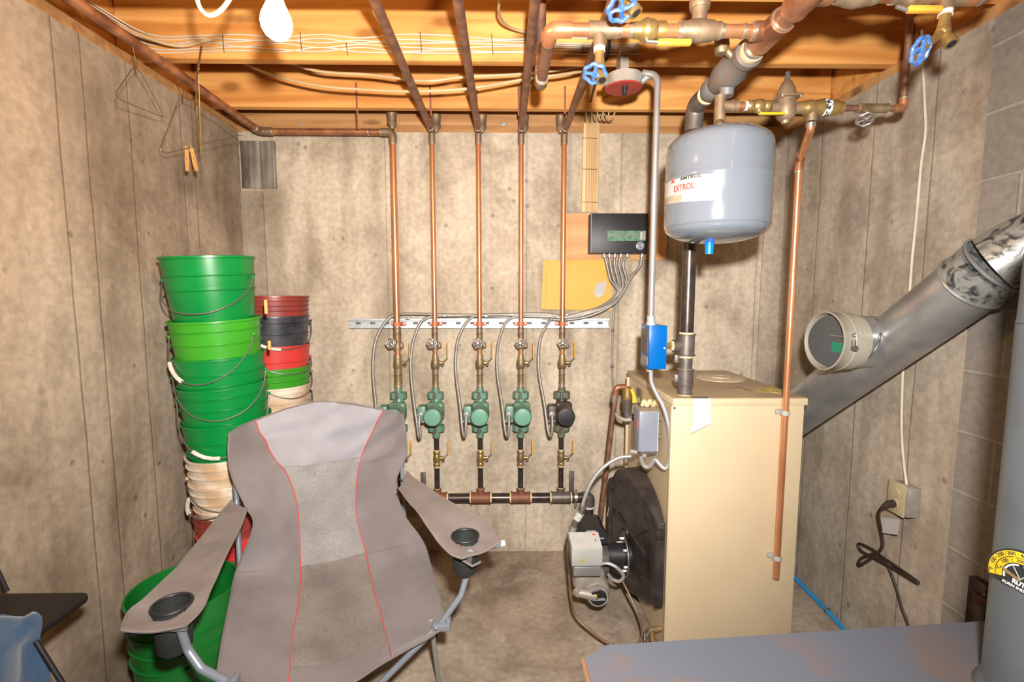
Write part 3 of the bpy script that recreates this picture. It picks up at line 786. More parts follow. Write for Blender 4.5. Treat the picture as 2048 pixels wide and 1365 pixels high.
    MB().lathe([(.047, .0), (.047, -.03), (.044, -.034), (.043, -.095), (.045, -.099), (.045, -.108), (.042, -.112), (.040, -.1125), (0, -.1125)], (x+.004, YP-.055, pz+.006), (0, 1, 0), 36).build('motor_can', mg, pm)
    MB().lathe([(.040, .0), (.0395, -.0035), (.037, -.0042), (0, -.0042)], (x+.004, YP-.055-.1125, pz+.006), (0, 1, 0), 36).build('motor_cap', mf, pm)
    MB().box((x-.060, YP-.075, pz+.006), (.042, .07, .085), bev=.006).build('terminal_box', mg, pm)
    mb = MB(); cx = x-.064
    mb.cyl((cx, YP-.110, pz+.010), (cx, YP-.122, pz+.010), .015, seg=20); mb.cyl((cx, YP-.110, pz+.010), (cx, YP-.138, pz+.008), .008, seg=16)
    for s_ in (-1, 1): mb.sphere((cx+s_*.015, YP-.112, pz-.028), .0055)
    mb.build('cable_connector', M['chrome'], pm)
    # ---- black nipples and lower ball valve
    nm_ = thing('iron_nipple', 'black iron pipe nipple below the %s pump' % ordn[i], 'pipe', P(985), 'black nipples under the pumps')
    MB().cyl(P(874), P(905), .0135, seg=20).build('upper_nipple', M['iron'], nm_)
    MB().cyl(P(930), P(985), .0135, seg=20).build('lower_nipple', M['iron'], nm_)
    mb = MB()
    for q in (873, 901, 933, 978): ring(mb, P(q), (0, 0, 1), .0155, .009)
    mb.build('thread_sealant', M['tape'], nm_)
    lv = thing('ball_valve', 'brass ball valve below the %s pump with an upright orange lever' % ordn[i], 'valve', P(932), 'lower ball valves')
    z0 = zof(932); hgt = zof(901)-z0
    pr = [(0, 0), (.0165, 0), (.0185, .004), (.0185, .016), (.0165, .02), (.0195, .03), (.0195, hgt-.03), (.0165, hgt-.02), (.0185, hgt-.016), (.0185, hgt-.003), (.0165, hgt), (0, hgt)]
    MB().lathe(pr, (x, YP, z0), (0, 0, 1), 10).build('body', M['brass'] if i in (1, 2) else M['brass_d'], lv)
    lever(lv, zof(916), .035, M['lever_o'], .095)

# manifold
zm = zof(996); xm0 = ZX[0]-.10; xm1 = at(1178, 996, YP).x
mf_ = thing('pipe_manifold', 'thick black iron manifold pipe with rusty tees near the floor at the back wall', 'manifold', V((ZX[2], YP, zm-.04)))
for a, b in ((xm0, ZX[1]-.04), (ZX[1]+.04, ZX[2]-.04), (ZX[2]+.04, ZX[3]-.04), (ZX[3]+.04, ZX[4]-.04), (ZX[4]+.04, xm1-.03)):
    MB().cyl((a, YP, zm), (b, YP, zm), .025, seg=24).build('header_pipe', M['iron'], mf_)
for i, x in enumerate(ZX[0:]):
    mb = MB(); fitting(mb, (x-.052, YP, zm), (x+.052, YP, zm), .030, .012)
    fitting(mb, (x, YP, zm), (x, YP, zm+.052), .019, .010)
    mb.build('tee', M['rust'] if i < 4 else M['iron_g'], mf_)
    mb = MB(); ring(mb, (x-.055, YP, zm), (1, 0, 0), .027, .008); ring(mb, (x+.055, YP, zm), (1, 0, 0), .027, .008); mb.build('thread_sealant', M['tape'], mf_)
MB().tube(fillet([V((xm1-.035, YP, zm)), V((xm1, YP, zm)), V((xm1, YP, zm-.05))], .035), .031, 20).build('elbow', M['iron_g'], mf_)
MB().cyl((xm1, YP, zm-.045), (xm1, YP, .15), .025, seg=24).build('drop_pipe', M['iron'], mf_)
MB().tube(fillet([V((xm1, YP, .16)), V((xm1, YP, .11)), V((xm1+.3, YP-.02, .11))], .035), .026, 20).build('return_pipe', M['iron'], mf_)
mb = MB(); ring(mb, (xm1, YP, zm-.052), (0, 0, 1), .033, .01); mb.build('sealant_ring', M['white_tape'], mf_)
# pipe supports of the manifold
for k, px in enumerate((843, 1146)):
    c = at(px, 965, YP+.02)
    t = thing('wall_bracket', ['dark wall bracket behind the manifold, left end by the chair', 'grey split-ring wall bracket at the right end of the manifold'][k], 'bracket', V((c.x, YB-.02, zm)), 'manifold brackets')
    MB().bb((c.x-.014, YB-.012, zm-.03), (c.x+.014, YB-.001, zof(955)), bev=.002).build('upright', M['iron_g'], t)
    if k: 
        cx = at(1151, 990, YP).x
        MB().lathe([(.0255, -.008), (.031, -.008), (.031, .008), (.0255, .008)], (cx, YP, zm), (1, 0, 0), 28, closed=True).build('ring_clamp', M['steel'], t)
        MB().cyl((cx, YP-.01, zm-.052), (cx, YP-.01, zm+.048), .006, seg=10).build('clamp_bolt', M['steel'], t)
    else:
        MB().cyl((c.x, YB-.01, zm-.028), (c.x, YP, zm-.028), .006, seg=8).build('hook', M['iron_g'], t)

# =====================================================================
# controller on plywood, envelope, cables board
# =====================================================================
ply = MB().bb(V((at(1131, 520, 2.575).x, 2.572, at(1131, 520, 2.575).z)), V((at(1335, 427, 2.575).x, YB-.001, at(1335, 428, 2.575).z)))
tag(ply.build('plywood_panel', M['ply']), 'tan plywood panel on the back wall behind the black control box', 'board')
b0 = at(1180, 507, 2.50); b1 = at(1297, 427, 2.50)
cb = thing('zone_controller', 'black electronic zone control box with a green circuit window on the plywood', 'control box', V(((b0.x+b1.x)/2, 2.535, b0.z)))
MB().bb((b0.x, 2.50, b0.z), (b1.x, 2.571, b1.z), bev=.003).build('housing', M['black'], cb)
w0 = at(1214, 482, 2.499); w1 = at(1292, 462, 2.499)
MB().bb((w0.x, 2.497, w0.z), (w1.x, 2.4998, w1.z)).build('circuit_board', M['pcb'], cb)
mb = MB()
for k in range(6):
    x = w0.x+.012+k*.0255
    for s_ in (0, 1): mb.torus((x+s_*.008, 2.4965, (w0.z+w1.z)/2+.004), .006, .0016, (0, 1, 0), 14, 6)
mb.build('terminal_loop', M['steel'], cb)
mb = MB(); mb.bb((w1.x-.03, 2.4945, w0.z+.006), (w1.x-.018, 2.497, w1.z-.006)); mb.bb((w1.x-.012, 2.4945, w0.z+.004), (w1.x-.003, 2.497, w1.z-.002)); mb.build('connector_strip', M['label'], cb)
kc = at(1280, 492, 2.499)
MB().lathe([(.0215, 0), (.0215, -.006), (.018, -.007), (.0175, -.003), (0, -.003)], (kc.x, 2.5, kc.z), (0, 1, 0), 28).build('round_badge', M['grey_box'], cb)
mb = MB(); mb.torus((kc.x, 2.4962, kc.z), .011, .0018, (0, 1, 0)); mb.tube([V((kc.x-.007, 2.496, kc.z-.005)), V((kc.x-.002, 2.496, kc.z+.004)), V((kc.x+.002, 2.496, kc.z-.003)), V((kc.x+.008, 2.496, kc.z+.005))], .0014, 6); mb.build('badge_emblem', M['steel'], cb)
MB().bb((b0.x+.002, 2.4985, b0.z+.003), (b0.x+.006, 2.50, b1.z-.003)).build('lid_edge', M['grey_box'], cb)
# six armoured cables leaving the bottom
tops = [1208, 1219, 1230, 1242, 1255, 1284]
mids = [(1215, 560), (1222, 562), (1230, 562), (1239, 560), (1247, 556), (1262, 548)]
ctn = ['leftmost', 'second', 'third', 'fourth', 'fifth']
starts = [(755, 640, 640), (843, 641, 638), (920, 640, 638), (1008, 639, 637), (1092, 636, 636)]
for i in range(5):
    x = ZX[i]; pz = zof(822); cx = x-.064
    yb = 2.545-.004*i
    order = i
    pts = [at(tops[i], 506, 2.535), at(mids[i][0]-1, 530, 2.53), at(mids[i][0]+6, 560, 2.535), at(1243-3*i if False else 1236+2*i, 585, 2.54), at(1205+3*i, 612, 2.535-.003*i), at(1165, 626+1.5*i, 2.53-.004*i), at(1128, 634+1*i, 2.532-.003*i if i < 5 else 2.53)]
    pts = [p for p in pts]
    pts[5].y = 2.54; pts[6].y = 2.545
    x_ex = x-.02-.03
    # run left above the strut until the drop point
    last = pts[-1].x; k = 0
    runz = zc+.034+.0055*(4-i)*.6
    xx = last-.10
    while xx > x_ex+.05:
        pts.append(V((xx, 2.552, runz+.003*math.sin(xx*9+i)))); xx -= .15
    pts += [V((x_ex, 2.545, zc+.028)), V((x-.108, 2.525, zof(672))), V((x-.125, 2.50, zof(710))), V((x-.122, 2.47, zof(750))), V((x-.098, 2.42, zof(805))), V((x-.086, 2.385, zof(842))), V((x-.076, 2.362, zof(857))), V((cx-.003, 2.352, zof(853))), V((cx, 2.355, zof(835))), V((cx, YP-.134, pz+.008))]
    if i == 1: 
        for q in (-5, -4, -3): pts[q].z -= .004; pts[q].x += .008
    mb = flex(MB(), pts, .0085)
    tag(mb.build('armored_cable', M['bx']), 'armored cable looping down into the %s circulator pump' % (ordn[i] if i < 4 else 'black rightmost'), 'cable', 'armored cables to the pumps')
    mb = MB().lathe([(.008, 0), (.012, .0), (.012, .01), (.009, .012), (.009, .018), (0, .018)], at(tops[i], 513, 2.535)-V((0, 0, .004)), (0, 0, 1), 14)
    tag(mb.build('cable_gland', M['chrome']), '%s of the five cable glands under the left side of the control box' % ctn[i], 'connector', 'cable glands under the control box')
pts = [at(1284, 506, 2.535), at(1280, 532, 2.535), at(1262, 556, 2.53), at(1243, 590, 2.525), at(1222, 612, 2.52), at(1180, 632, 2.53), at(1130, 640, 2.55), at(1060, 637, 2.565), at(980, 634, 2.57), at(930, 634, 2.575)]
tag(flex(MB(), pts, .0085).build('armored_cable', M['bx']), 'armored cable from the right corner of the control box merging into the bundle', 'cable')
tag(MB().lathe([(.008, 0), (.012, .0), (.012, .01), (.009, .012), (.009, .018), (0, .018)], at(1284, 513, 2.535)-V((0, 0, .004)), (0, 0, 1), 14).build('cable_gland', M['chrome']), 'cable gland at the right corner of the control box', 'connector')
for k, (px, py) in enumerate(((816, 637), (889, 632), (972, 633), (1134, 630))):
    c = at(px, py, 2.54)
    tag(MB().box(c, (.022, .024, .014), bev=.004).build('cable_clip', M['chrome']), 'small zinc clip on the cable bundle ' + ['near the leftmost pipe', 'between the second and third pipes', 'just right of the middle pipe', 'just right of the rightmost pipe'][k], 'clip', 'zinc clips on the cable bundle')
# envelope
e = thing('manila_envelope', 'orange manila envelope pinned to the wall behind the rightmost copper pipe', 'envelope', at(1150, 620, 2.583))
c4 = [at(1087, 521, 2.584), at(1222, 518, 2.584), at(1224, 622, 2.572), at(1082, 619, 2.574)]
rows = []
for i in range(9):
    v = i/8; r = []
    for k in range(13):
        u = k/12; p = (c4[0]*(1-u)+c4[1]*u)*(1-v)+(c4[3]*(1-u)+c4[2]*u)*v
        p.y += -.006*math.sin(u*PI)*math.sin(v*PI)-.003*noise.noise(V((u*3, v*3, 2))); r.append(p)
    rows.append(r)
MB().grid(rows, .0015).build('paper', M['envelope'], e)
mb = MB(); a = at(1094, 522, 2.5795); b = at(1091, 618, 2.569)
mb.tube([a, b], .0008, 5); mb.build('fold_line', mat('envelope_fold', (.6, .28, .04), .6), e)
st_ = thing('torn_sticker', 'torn white paper sticker on the envelope corner', 'paper', at(1200, 585, 2.57))
poly = [at(1191, 569, 2.571), at(1213, 561, 2.571), at(1211, 583, 2.569), at(1205, 592, 2.568), at(1195, 597, 2.567), at(1188, 586, 2.569)]
mb = MB(); vs = [mb.bm.verts.new(p) for p in poly]; vb = [mb.bm.verts.new(p+V((0, .001, 0))) for p in poly]
mb.bm.faces.new(vs); mb.bm.faces.new(vb[::-1])
for k in range(6): mb.bm.faces.new((vs[k], vb[k], vb[(k+1) % 6], vs[(k+1) % 6]))
mb.build('paper', M['label'], st_)
# board with the bundle of flat cables coming down from the joists
t0 = at(1163, 425, 2.575); t1 = at(1198, 245, 2.575)
wb = thing('cable_board', 'narrow pale wooden board standing above the control box with cables stapled to it', 'board', V(((t0.x+t1.x)/2, 2.58, t0.z)))
zt_ = at(1180, 229, 2.575).z
Mx = frame((0, YB-.002, 0), (1, 0, 0), (0, 0, 1))
MB().prism([(t0.x, t0.z), (t1.x, t0.z), (t1.x, zt_), (t0.x+.03, zt_), (t0.x+.004, at(1166, 246, 2.575).z)], .016, Mx).build('plank', M['board'], wb)
for k in range(6):
    x = t0.x+.022+k*.0125
    top = V((x, 2.566, zt_-.004))
    pts = [V((x, 2.566, t0.z+.002)), V((x+.002*math.sin(k), 2.566, (t0.z+zt_)/2)), top, top+V((.004*(k-3), -.014, .025)), V((x+.01*(k-2), 2.50, JZ-.006)), V((x+.014*(k-2), 2.43, JZ-.01)), V((x+.02*(k-2), 2.42, JZ+.06))]
    cable('signal_cable', pts, .0035, M['nm'], ['leftmost', 'second', 'third', 'fourth', 'fifth', 'rightmost'][k]+' of the six tan cables running down the pale board', 'cable', 'tan cables on the board')
for k, py in enumerate((276, 338, 404)):
    a = at(1166, py, 2.56); b = at(1194, py+1, 2.56)
    tag(MB().tube([a+V((0, .012, 0)), a, b, b+V((0, .012, 0))], .0013, 6).build('cable_staple', M['iron']), ['highest', 'middle', 'lowest'][k]+' of the three dark staples across the cables on the board', 'staple', 'staples on the cable board')
# thin thermostat cables dropping beside the strut
cable('thermostat_cable', [at(1240, 575, 2.56), at(1236, 600, 2.57), at(1228, 625, 2.575), at(1225, 680, 2.578), at(1224, 740, 2.578), at(1227, 800, 2.578), at(1229, 850, 2.575)], .0055, M['bx'], 'thin grey cable hanging on the wall right of the strut')
for k, (px, py) in enumerate(((1228, 610), (1225, 661), (1224, 733))):
    c = at(px, py, 2.572); tag(MB().box(c, (.018, .016, .014), bev=.003).build('cable_clip', M['iron_g']), ['upper', 'middle', 'lower'][k]+' dark clip on the thin grey wall cable', 'clip', 'dark clips on the wall cable')

# =====================================================================
# boiler
# =====================================================================
YF = 1.74; YR = 2.40
bx0 = at(1341, 950, YF).x; bx1 = at(1601, 950, YF).x; bzt = at(1480, 797, YF).z
bo = thing('boiler', 'tall cream enamelled boiler cabinet standing on the concrete floor', 'boiler', V(((bx0+bx1)/2, (YF+YR)/2, 0)))
mb = MB()
mb.bb((bx0, YF, .02), (bx1, YF+.012, bzt-.026), bev=.003)         # front panel
mb.bb((bx0+.004, YF+.012, .02), (bx1-.004, YR-.004, bzt-.03))
mb.build('jacket', M['boiler'], bo)
MB().bb((bx0+.012, YF+.02, 0), (bx1-.012, YR-.02, .03)).build('base', M['iron'], bo)
mb = MB(); mb.bb((bx0-.001, YF-.004, bzt-.028), (bx1+.010, YR, bzt-.001), bev=.003)
mb.build('lid', M['boiler'], bo)
tp = MB().bb((bx0+.003, YF+.001, bzt-.0012), (bx1+.006, YR-.003, bzt+.0006)).build('dusty_top', M['boiler_top'], bo)
# raised flanges at the left side
mb = MB(); mb.bb((bx0-.006, YR-.025, .02), (bx0+.006, YR, bzt-.03), bev=.002); mb.bb((bx0-.004, YF, .02), (bx0+.005, YF+.014, bzt-.03), bev=.002)
mb.build('side_flange', M['boiler'], bo)
# round knock-out cover
cc_ = at(1437, 756, 2.2); hz = bzt
cc_ = atz(1440, 757, bzt)
MB().lathe([(0, .006), (.10, .006), (.108, .003), (.108, 0), (.098, -.001)], (cc_.x, cc_.y, bzt), (0, 0, 1), 40).build('round_cover', M['boiler'], bo)
MB().lathe([(.046, .006), (.046, .010), (.018, .010), (.014, .007), (0, .007)], (cc_.x, cc_.y, bzt), (0, 0, 1), 32).build('cover_hub', M['boiler'], bo)
# yellow marked stain on the lid right
c = atz(1545, 782, bzt); 
mb = MB(); rnd = random.Random(3)
pts = []
for k in range(18):
    a = 2*PI*k/18; pts.append((c.x+.06*math.cos(a)*(1+.25*rnd.uniform(-1, 1)), c.y+.05*math.sin(a)*(1+.3*rnd.uniform(-1, 1))))
mb.prism(pts, .0012, Matrix.Translation((0, 0, bzt+.0005)))
mb.build('yellow_paint_mark', mat('yellow_chalk', (.62, .50, .05), .8, 0, (.35, .27, .14), 50, 1), bo)
mb = MB(); a = atz(1462, 778, bzt+.001); b = atz(1478, 775, bzt+.001); d = atz(1505, 783, bzt+.001)
mb.tube([a, b, (b+d)/2, d], [.002, .005, .006, .002], 6, flat=(1, .15)); mb.build('dark_smear', mat('soot_smear', (.15, .11, .08), .9), bo)
# data plates on the left side, screw on the front
MB().bb((bx0-.002, 2.15, bzt-.125), (bx0-.0005+.0005, 2.22, bzt-.05)).build('data_plate', M['iron_g'], bo)
MB().bb((bx0-.003, 2.165, bzt-.115), (bx0-.002, 2.205, bzt-.09)).build('plate_window', M['label'], bo)
c = at(1349, 817, YF); MB().lathe([(0, .003), (.004, .002), (.005, 0)], (c.x, YF, c.z), (0, -1, 0), 12).build('screw', M['iron_g'], bo)
# hanging paper tag
tg = thing('paper_tag', 'curled white paper tag hanging over the front top edge of the boiler', 'tag', at(1402, 860, YF-.01))
L0 = at(1386, 797, YF); R0 = at(1419, 797, YF); rows = []
wd = R0.x-L0.x; hh = L0.z-at(1386, 860, YF).z
for i in range(15):
    v = i/14; r = []
    for k in range(9):
        u = k/8
        z = L0.z-hh*v - (0 if u > .5 else 0)
        skew = -.010*max(0, v-.75)*4
        dz = -.010*(1-u)*max(0, v-.7)*2
        y = YF-.006-.004*math.sin(v*2)-.020*max(0, v-.72)**1.3*5*(1.1-u*.6)
        vv = max(0, v-.6)/.4
        r.append(V((L0.x+wd*u+(.004*v)-.020*(1-u)*vv*vv, y, z+dz+.030*u*vv*v)))
    rows.append(r)
MB().grid(rows, .0006).build('paper', M['paper'], tg)
MB().bb((L0.x-.001, YF-.008, L0.z+.001), (R0.x-.006, YF+.008, L0.z+.005), bev=.001).build('magnet_strip', M['iron_g'], tg)

# black cast burner mounting cover on the left side of the boiler
cvx = bx0-.003
cv = thing('burner_door_cover', 'large black moulded burner door cover bulging from the left side of the boiler', 'cover', V((cvx-.06, 2.0, .12)))
key = [(1.785, .56), (1.86, .615), (1.97, .65), (2.08, .668), (2.14, .65), (2.19, .585), (2.235, .565), (2.25, .53), (2.25, .14), (2.235, .10), (2.15, .085), (1.86, .175), (1.785, .225), (1.775, .26), (1.775, .53)]
def spl2(p, n=4):
    q = spline([V((a, b, 0)) for a, b in p+[p[0]]], n); return [(v.x, v.y) for v in q[:-1]]
outl = spl2(key)
cy_ = sum(p[0] for p in outl)/len(outl); cz_ = sum(p[1] for p in outl)/len(outl)
def bulge(y): return .028+.095*max(0, min(1, (y-1.78)/.40))
mb = MB(); layers = [(0, 1.02), (.15, 1.0), (.75, .985), (.93, .96), (1.0, .92), (1.0, .80), (.96, .775), (.90, .76), (.88, .5), (.88, .05)]
rings = []
for (t_, sc) in layers:
    ring_ = []
    for p in outl:
        y = cy_+(p[0]-cy_)*sc; z = cz_+(p[1]-cz_)*sc
        ring_.append(mb.bm.verts.new((cvx-bulge(y)*t_, y, z)))
    rings.append(ring_)
for A_, B_ in zip(rings, rings[1:]):
    n = len(A_)
    for k in range(n): mb.bm.faces.new((A_[k], A_[(k+1) % n], B_[(k+1) % n], B_[k]))
mb.bm.faces.new(rings[0][::-1]); mb.bm.faces.new(rings[-1])
mb.build('shell', M['burn_black'], cv)
sx_ = lambda y, o=.0: cvx-bulge(y)*.9-o
mb = MB()
for a, b in (((1.86, .50), (2.02, .36)), ((1.85, .28), (2.12, .20)), ((1.87, .38), (2.13, .44))):
    mb.tube([V((sx_(a[0]), a[0], a[1])), V((sx_((a[0]+b[0])/2), (a[0]+b[0])/2, (a[1]+b[1])/2)), V((sx_(b[0]), b[0], b[1]))], .006, 8)
mb.build('moulded_rib', M['burn_black'], cv)
c = at(1275, 1066, 2.04); c.x = sx_(2.04, .004); c.y = 2.04
mb = MB(); mb.torus(c, .022, .004, (1, .25, 0)); mb.sphere(c+V((-.003, 0, 0)), .010); mb.tube([c+V((-.004, -.014, .010)), c+V((.0, -.055, .004))], .004, 6); mb.build('view_port', M['burn_black'], cv)
mb = MB()
for z in (.24, .52): mb.bb((cvx-.035, 1.758, z-.018), (cvx-.004, 1.782, z+.018), bev=.004)
mb.build('latch_lug', M['iron'], cv)
c = V((cvx-.124, 2.20, at(1249, 1028, 2.18).z))
MB().lathe([(0, .002), (.022, .002), (.023, 0)], c, (-1, .35, .1), 20).build('oval_sticker', M['label'], cv)

# burner hanging off the cover
by = 2.0; bz = at(1240, 1110, by).z
fx = at(1250, 1110, by).x
bu = thing('oil_burner', 'oil burner with grey control box and round motor, jutting left from the black cover', 'burner', V((fx-.13, by, bz-.15)))
MB().lathe([(0, 0), (.088, 0), (.090, .004), (.088, .009), (.055, .012), (0, .012)], (fx-.012, by, bz), (1, 0, 0), 36).build('mounting_flange', M['iron'], bu)
mb = MB(); mb.torus((fx-.006, by, bz), .088, .003, (1, 0, 0), 36); mb.build('flange_rim', M['steel'], bu)
mb = MB()
for k in range(6):
    a = 2*PI*k/6+.3; mb.cyl((fx-.022, by+.068*math.cos(a), bz+.068*math.sin(a)), (fx-.010, by+.068*math.cos(a), bz+.068*math.sin(a)), .007, seg=6)
for k in (0, 1): mb.sphere((fx-.062, by-.042, bz+.006-.03*k), .0065)
mb.build('bolt', M['steel'], bu)
mb = MB(); mb.cyl((fx+.02, by, bz), (fx-.075, by, bz), .050, seg=32); mb.lathe([(0, 0), (.056, 0), (.058, .006), (.056, .012), (0, .012)], (fx-.085, by, bz), (1, 0, 0), 32)
mb.build('air_tube', M['black'], bu)
# scroll housing (axis along x seen edge-on) and its black rim on the far left
hx0 = at(1138, 1110, by).x; hx1 = fx-.075
mb = MB(); mb.lathe([(0, 0), (.075, 0), (.088, .012), (.090, .05), (.086, hx1-hx0-.01), (.06, hx1-hx0), (0, hx1-hx0)], (hx0, by+.01, bz-.02), (1, 0, 0), 36)
mb.build('fan_housing', M['pump_black'], bu)
mb = MB(); mb.torus((hx0+.004, by+.005, bz-.02), .086, .006, (1, 0, 0), 36); mb.lathe([(0, -.006), (.05, -.004), (.07, 0)], (hx0, by+.01, bz-.02), (1, 0, 0), 24); mb.build('side_rim', M['iron'], bu)
# cast aluminium body below with the motor facing the camera
ma = at(1197, 1196, 1.83); mz = ma.z; mx = ma.x
mb = MB(); mb.lathe([(0, 0), (.040, 0), (.044, -.006), (.044, -.02), (.052, -.028), (.058, -.06), (.058, -.15), (0, -.15)], (mx, 1.83, mz), (0, -1, 0), 36)
bz2 = at(1175, 1165, 1.9).z
mb.box((mx-.028, 1.915, mz+.045), (.135, .10, .10), bev=.03, seg=4)
mb.build('motor_housing', M['alu'], bu)
mb = MB(); q0 = at(1162, 1188, 1.84); mb.tube([V((q0.x-.010, 1.85, q0.z)), V((mx-.012, 1.845, mz))], [.018, .024], 16); mb.tube([V((q0.x-.012, 1.85, q0.z+.0)), V((q0.x-.010, 1.835, q0.z))], [.021, .014], 16)
mb.build('capacitor_cover', M['alu'], bu)
MB().lathe([(0, .0035), (.031, .003), (.0345, 0), (.0345, -.006)], (mx, 1.83, mz), (0, -1, 0), 36).build('logo_cap', M['black'], bu)
TM = FACE((mx+.006, 1.826, mz-.005))
text_mesh('Carlin', .017, TM, M['label'], bu, 'logo_lettering', ext=.0006, bold=.0004)
fm = MB(); 
for dx, dz, r_ in ((-.019, -.006, .0045), (-.011, .009, .005)): fm.tube([V((mx+dx, 1.8258, mz+dz-.006)), V((mx+dx, 1.8258, mz+dz)), V((mx+dx+.003, 1.8258, mz+dz+.008))], [.002, r_, .001], 8, flat=(1, .2))
fm.build('flame_mark', M['yel_dial'], bu)
# grey primary control box on the front
g0 = at(1143, 1134, 1.80); g1 = at(1206, 1098, 1.80)
mb = MB(); mb.bb((g0.x, 1.80, g0.z), (g1.x, 1.87, g1.z), bev=.005); 
mb.build('primary_control', M['lgrey'], bu)
pt = [(g0.x+.002, 1.802), (g1.x-.002, 1.802), (g1.x-.006, 1.872), (g0.x-.004, 1.872)]
mb = MB(); ztp = g1.z; vb_ = [mb.bm.verts.new((p[0], p[1], ztp-.002)) for p in pt]; vt_ = [mb.bm.verts.new((p[0], p[1], ztp+(.002 if k < 2 else .032))) for k, p in enumerate(pt)]
mb.bm.faces.new(vb_[::-1]); mb.bm.faces.new(vt_)
for k in range(4): mb.bm.faces.new((vb_[k], vb_[(k+1) % 4], vt_[(k+1) % 4], vt_[k]))
mb.build('control_label_top', M['label'], bu)
sl = (V((g0.x, 1.872, ztp+.032))-V((g0.x, 1.802, ztp+.002)))
mb = MB()
for k in range(5):
    v = .2+.13*k; p = V((g0.x+.012, 1.802, ztp+.0026))+sl*v; mb.tube([p, p+V((.028-.004*(k % 2), 0, 0))], .0007, 4)
mb.build('label_print', M['pale_ink'], bu)
p = V((g1.x-.026, 1.802, ztp+.003))+sl*.82; MB().sphere(p, .005, (1.2, 1, .6)).build('reset_button', M['red'], bu)
p = V((g1.x-.024, 1.802, ztp+.003))+sl*.45; MB().box(p, (.004, .012, .006)).build('orange_stripe', M['or_dial'], bu)
g2 = at(1147, 1155, 1.81); g3 = at(1203, 1137, 1.81)
MB().bb((g2.x, 1.81, g2.z), (g3.x, 1.87, g3.z+.006), bev=.006).build('junction_box', M['galv'], bu)
mb = MB(); c = at(1162, 1124, 1.7985); mb.torus((c.x, 1.7995, c.z), .008, .0012, (0, 1, 0)); mb.torus((c.x+.004, 1.7995, c.z+.001), .008, .0012, (0, 1, 0)); mb.build('yellow_emblem', M['yel_dial'], bu)
text_mesh('OIL BURNER', .007, FACE(at(1184, 1123, 1.7992)), M['pale_ink'], bu, 'control_lettering', ext=.0003)
# igniter on top
i0 = at(1152, 1086, 1.90); i1 = at(1212, 1056, 1.90)
mb = MB(); mb.prism([(i0.x, 0), (i1.x+.012, 0), (i1.x-.002, .05), (i1.x-.018, i1.z-i0.z), (i0.x+.028, i1.z-i0.z), (i0.x+.004, .03)], .13, frame((0, 2.02, i0.z), (1, 0, 0), (0, 0, 1)))
mb.build('igniter', M['black'], bu)
MB().bb((i0.x+.040, 1.888, i0.z+.034), (i0.x+.080, 1.8895, i0.z+.058)).build('igniter_label', M['grey_dust'], bu)
mb = MB(); mb.tube([V((i0.x+.02, 1.888, i0.z+.014)), V((i0.x+.05, 1.886, i0.z+.024)), V((i1.x-.01, 1.888, i0.z+.024))], .003, 6); mb.build('igniter_clip', M['grey_box'], bu)
# cable loop on the burner
tag(flex(MB(), [at(1203, 1128, 1.84), at(1218, 1128, 1.83), at(1235, 1137, 1.82), at(1247, 1152, 1.82), at(1240, 1163, 1.83), at(1226, 1160, 1.85), at(1217, 1150, 1.88)], .0075).build('armored_cable', M['bx_w']), 'short shiny armored cable looping at the right of the burner control', 'cable')
# cable from aquastat to the burner
tag(flex(MB(), [at(1262, 913, 1.90), at(1236, 917, 1.90), at(1205, 937, 1.90), at(1183, 965, 1.90), at(1170, 995, 1.90), at(1163, 1022, 1.90)], .0085).build('armored_cable', M['bx_w']), 'shiny armored cable arching down from the grey relay box to the burner', 'cable')
cn = thing('cable_adapter', 'taped white and black cable adapter just above the burner', 'connector', at(1148, 1062, 1.90))
MB().cyl(at(1168, 1012, 1.90), at(1160, 1030, 1.90), .011, seg=16).build('upper_sleeve', M['iron_g'], cn)
MB().cyl(at(1161, 1027, 1.90), at(1153, 1040, 1.90), .016, seg=20).build('white_collar', M['label'], cn)
MB().cyl(at(1154, 1039, 1.90), at(1147, 1056, 1.90), .012, seg=16).build('lower_sleeve', M['iron_g'], cn)
mb = MB(); mb.cyl(at(1148, 1054, 1.90), at(1144, 1066, 1.90), .014, seg=8); mb.build('lock_nut', M['chrome'], cn)
# fuel line on the floor
cable('fuel_line', [at(1138, 1150, 1.95), at(1142, 1195, 1.92), at(1150, 1230, 1.85), at(1180, 1262, 1.8), at(1222, 1290, 1.74), at(1262, 1296, 1.72), at(1284, 1272, 1.76), at(1276, 1230, 1.84), at(1256, 1185, 1.9), at(1246, 1165, 1.93)], .005, mat('fuel_tube', (.20, .12, .08), .5, .4), 'thin brown fuel tube looping down to the floor under the burner', 'tube')
# boiler drain at the foot
dd = at(1318, 1276, 1.74); 
dv = thing('boiler_drain', 'small brass drain valve at the lower left foot of the boiler', 'valve', dd)
MB().tube([V((bx0+.0, 1.79, dd.z)), V((dd.x-.03, 1.78, dd.z))], .011, 16).build('body', M['brass_d'], dv)
mb = MB(); c = at(1293, 1276, 1.76); handwheel(mb, c, (1, -.6, .2), .024, .004, 4, 6); mb.tube([c, V((dd.x-.025, 1.78, dd.z))], .006, 8); mb.build('handwheel', M['iron_g'], dv)
MB().tube([V((dd.x-.015, 1.78, dd.z)), V((dd.x-.015, 1.77, dd.z-.035))], [.010, .012], 14).build('outlet', M['brass'], dv)

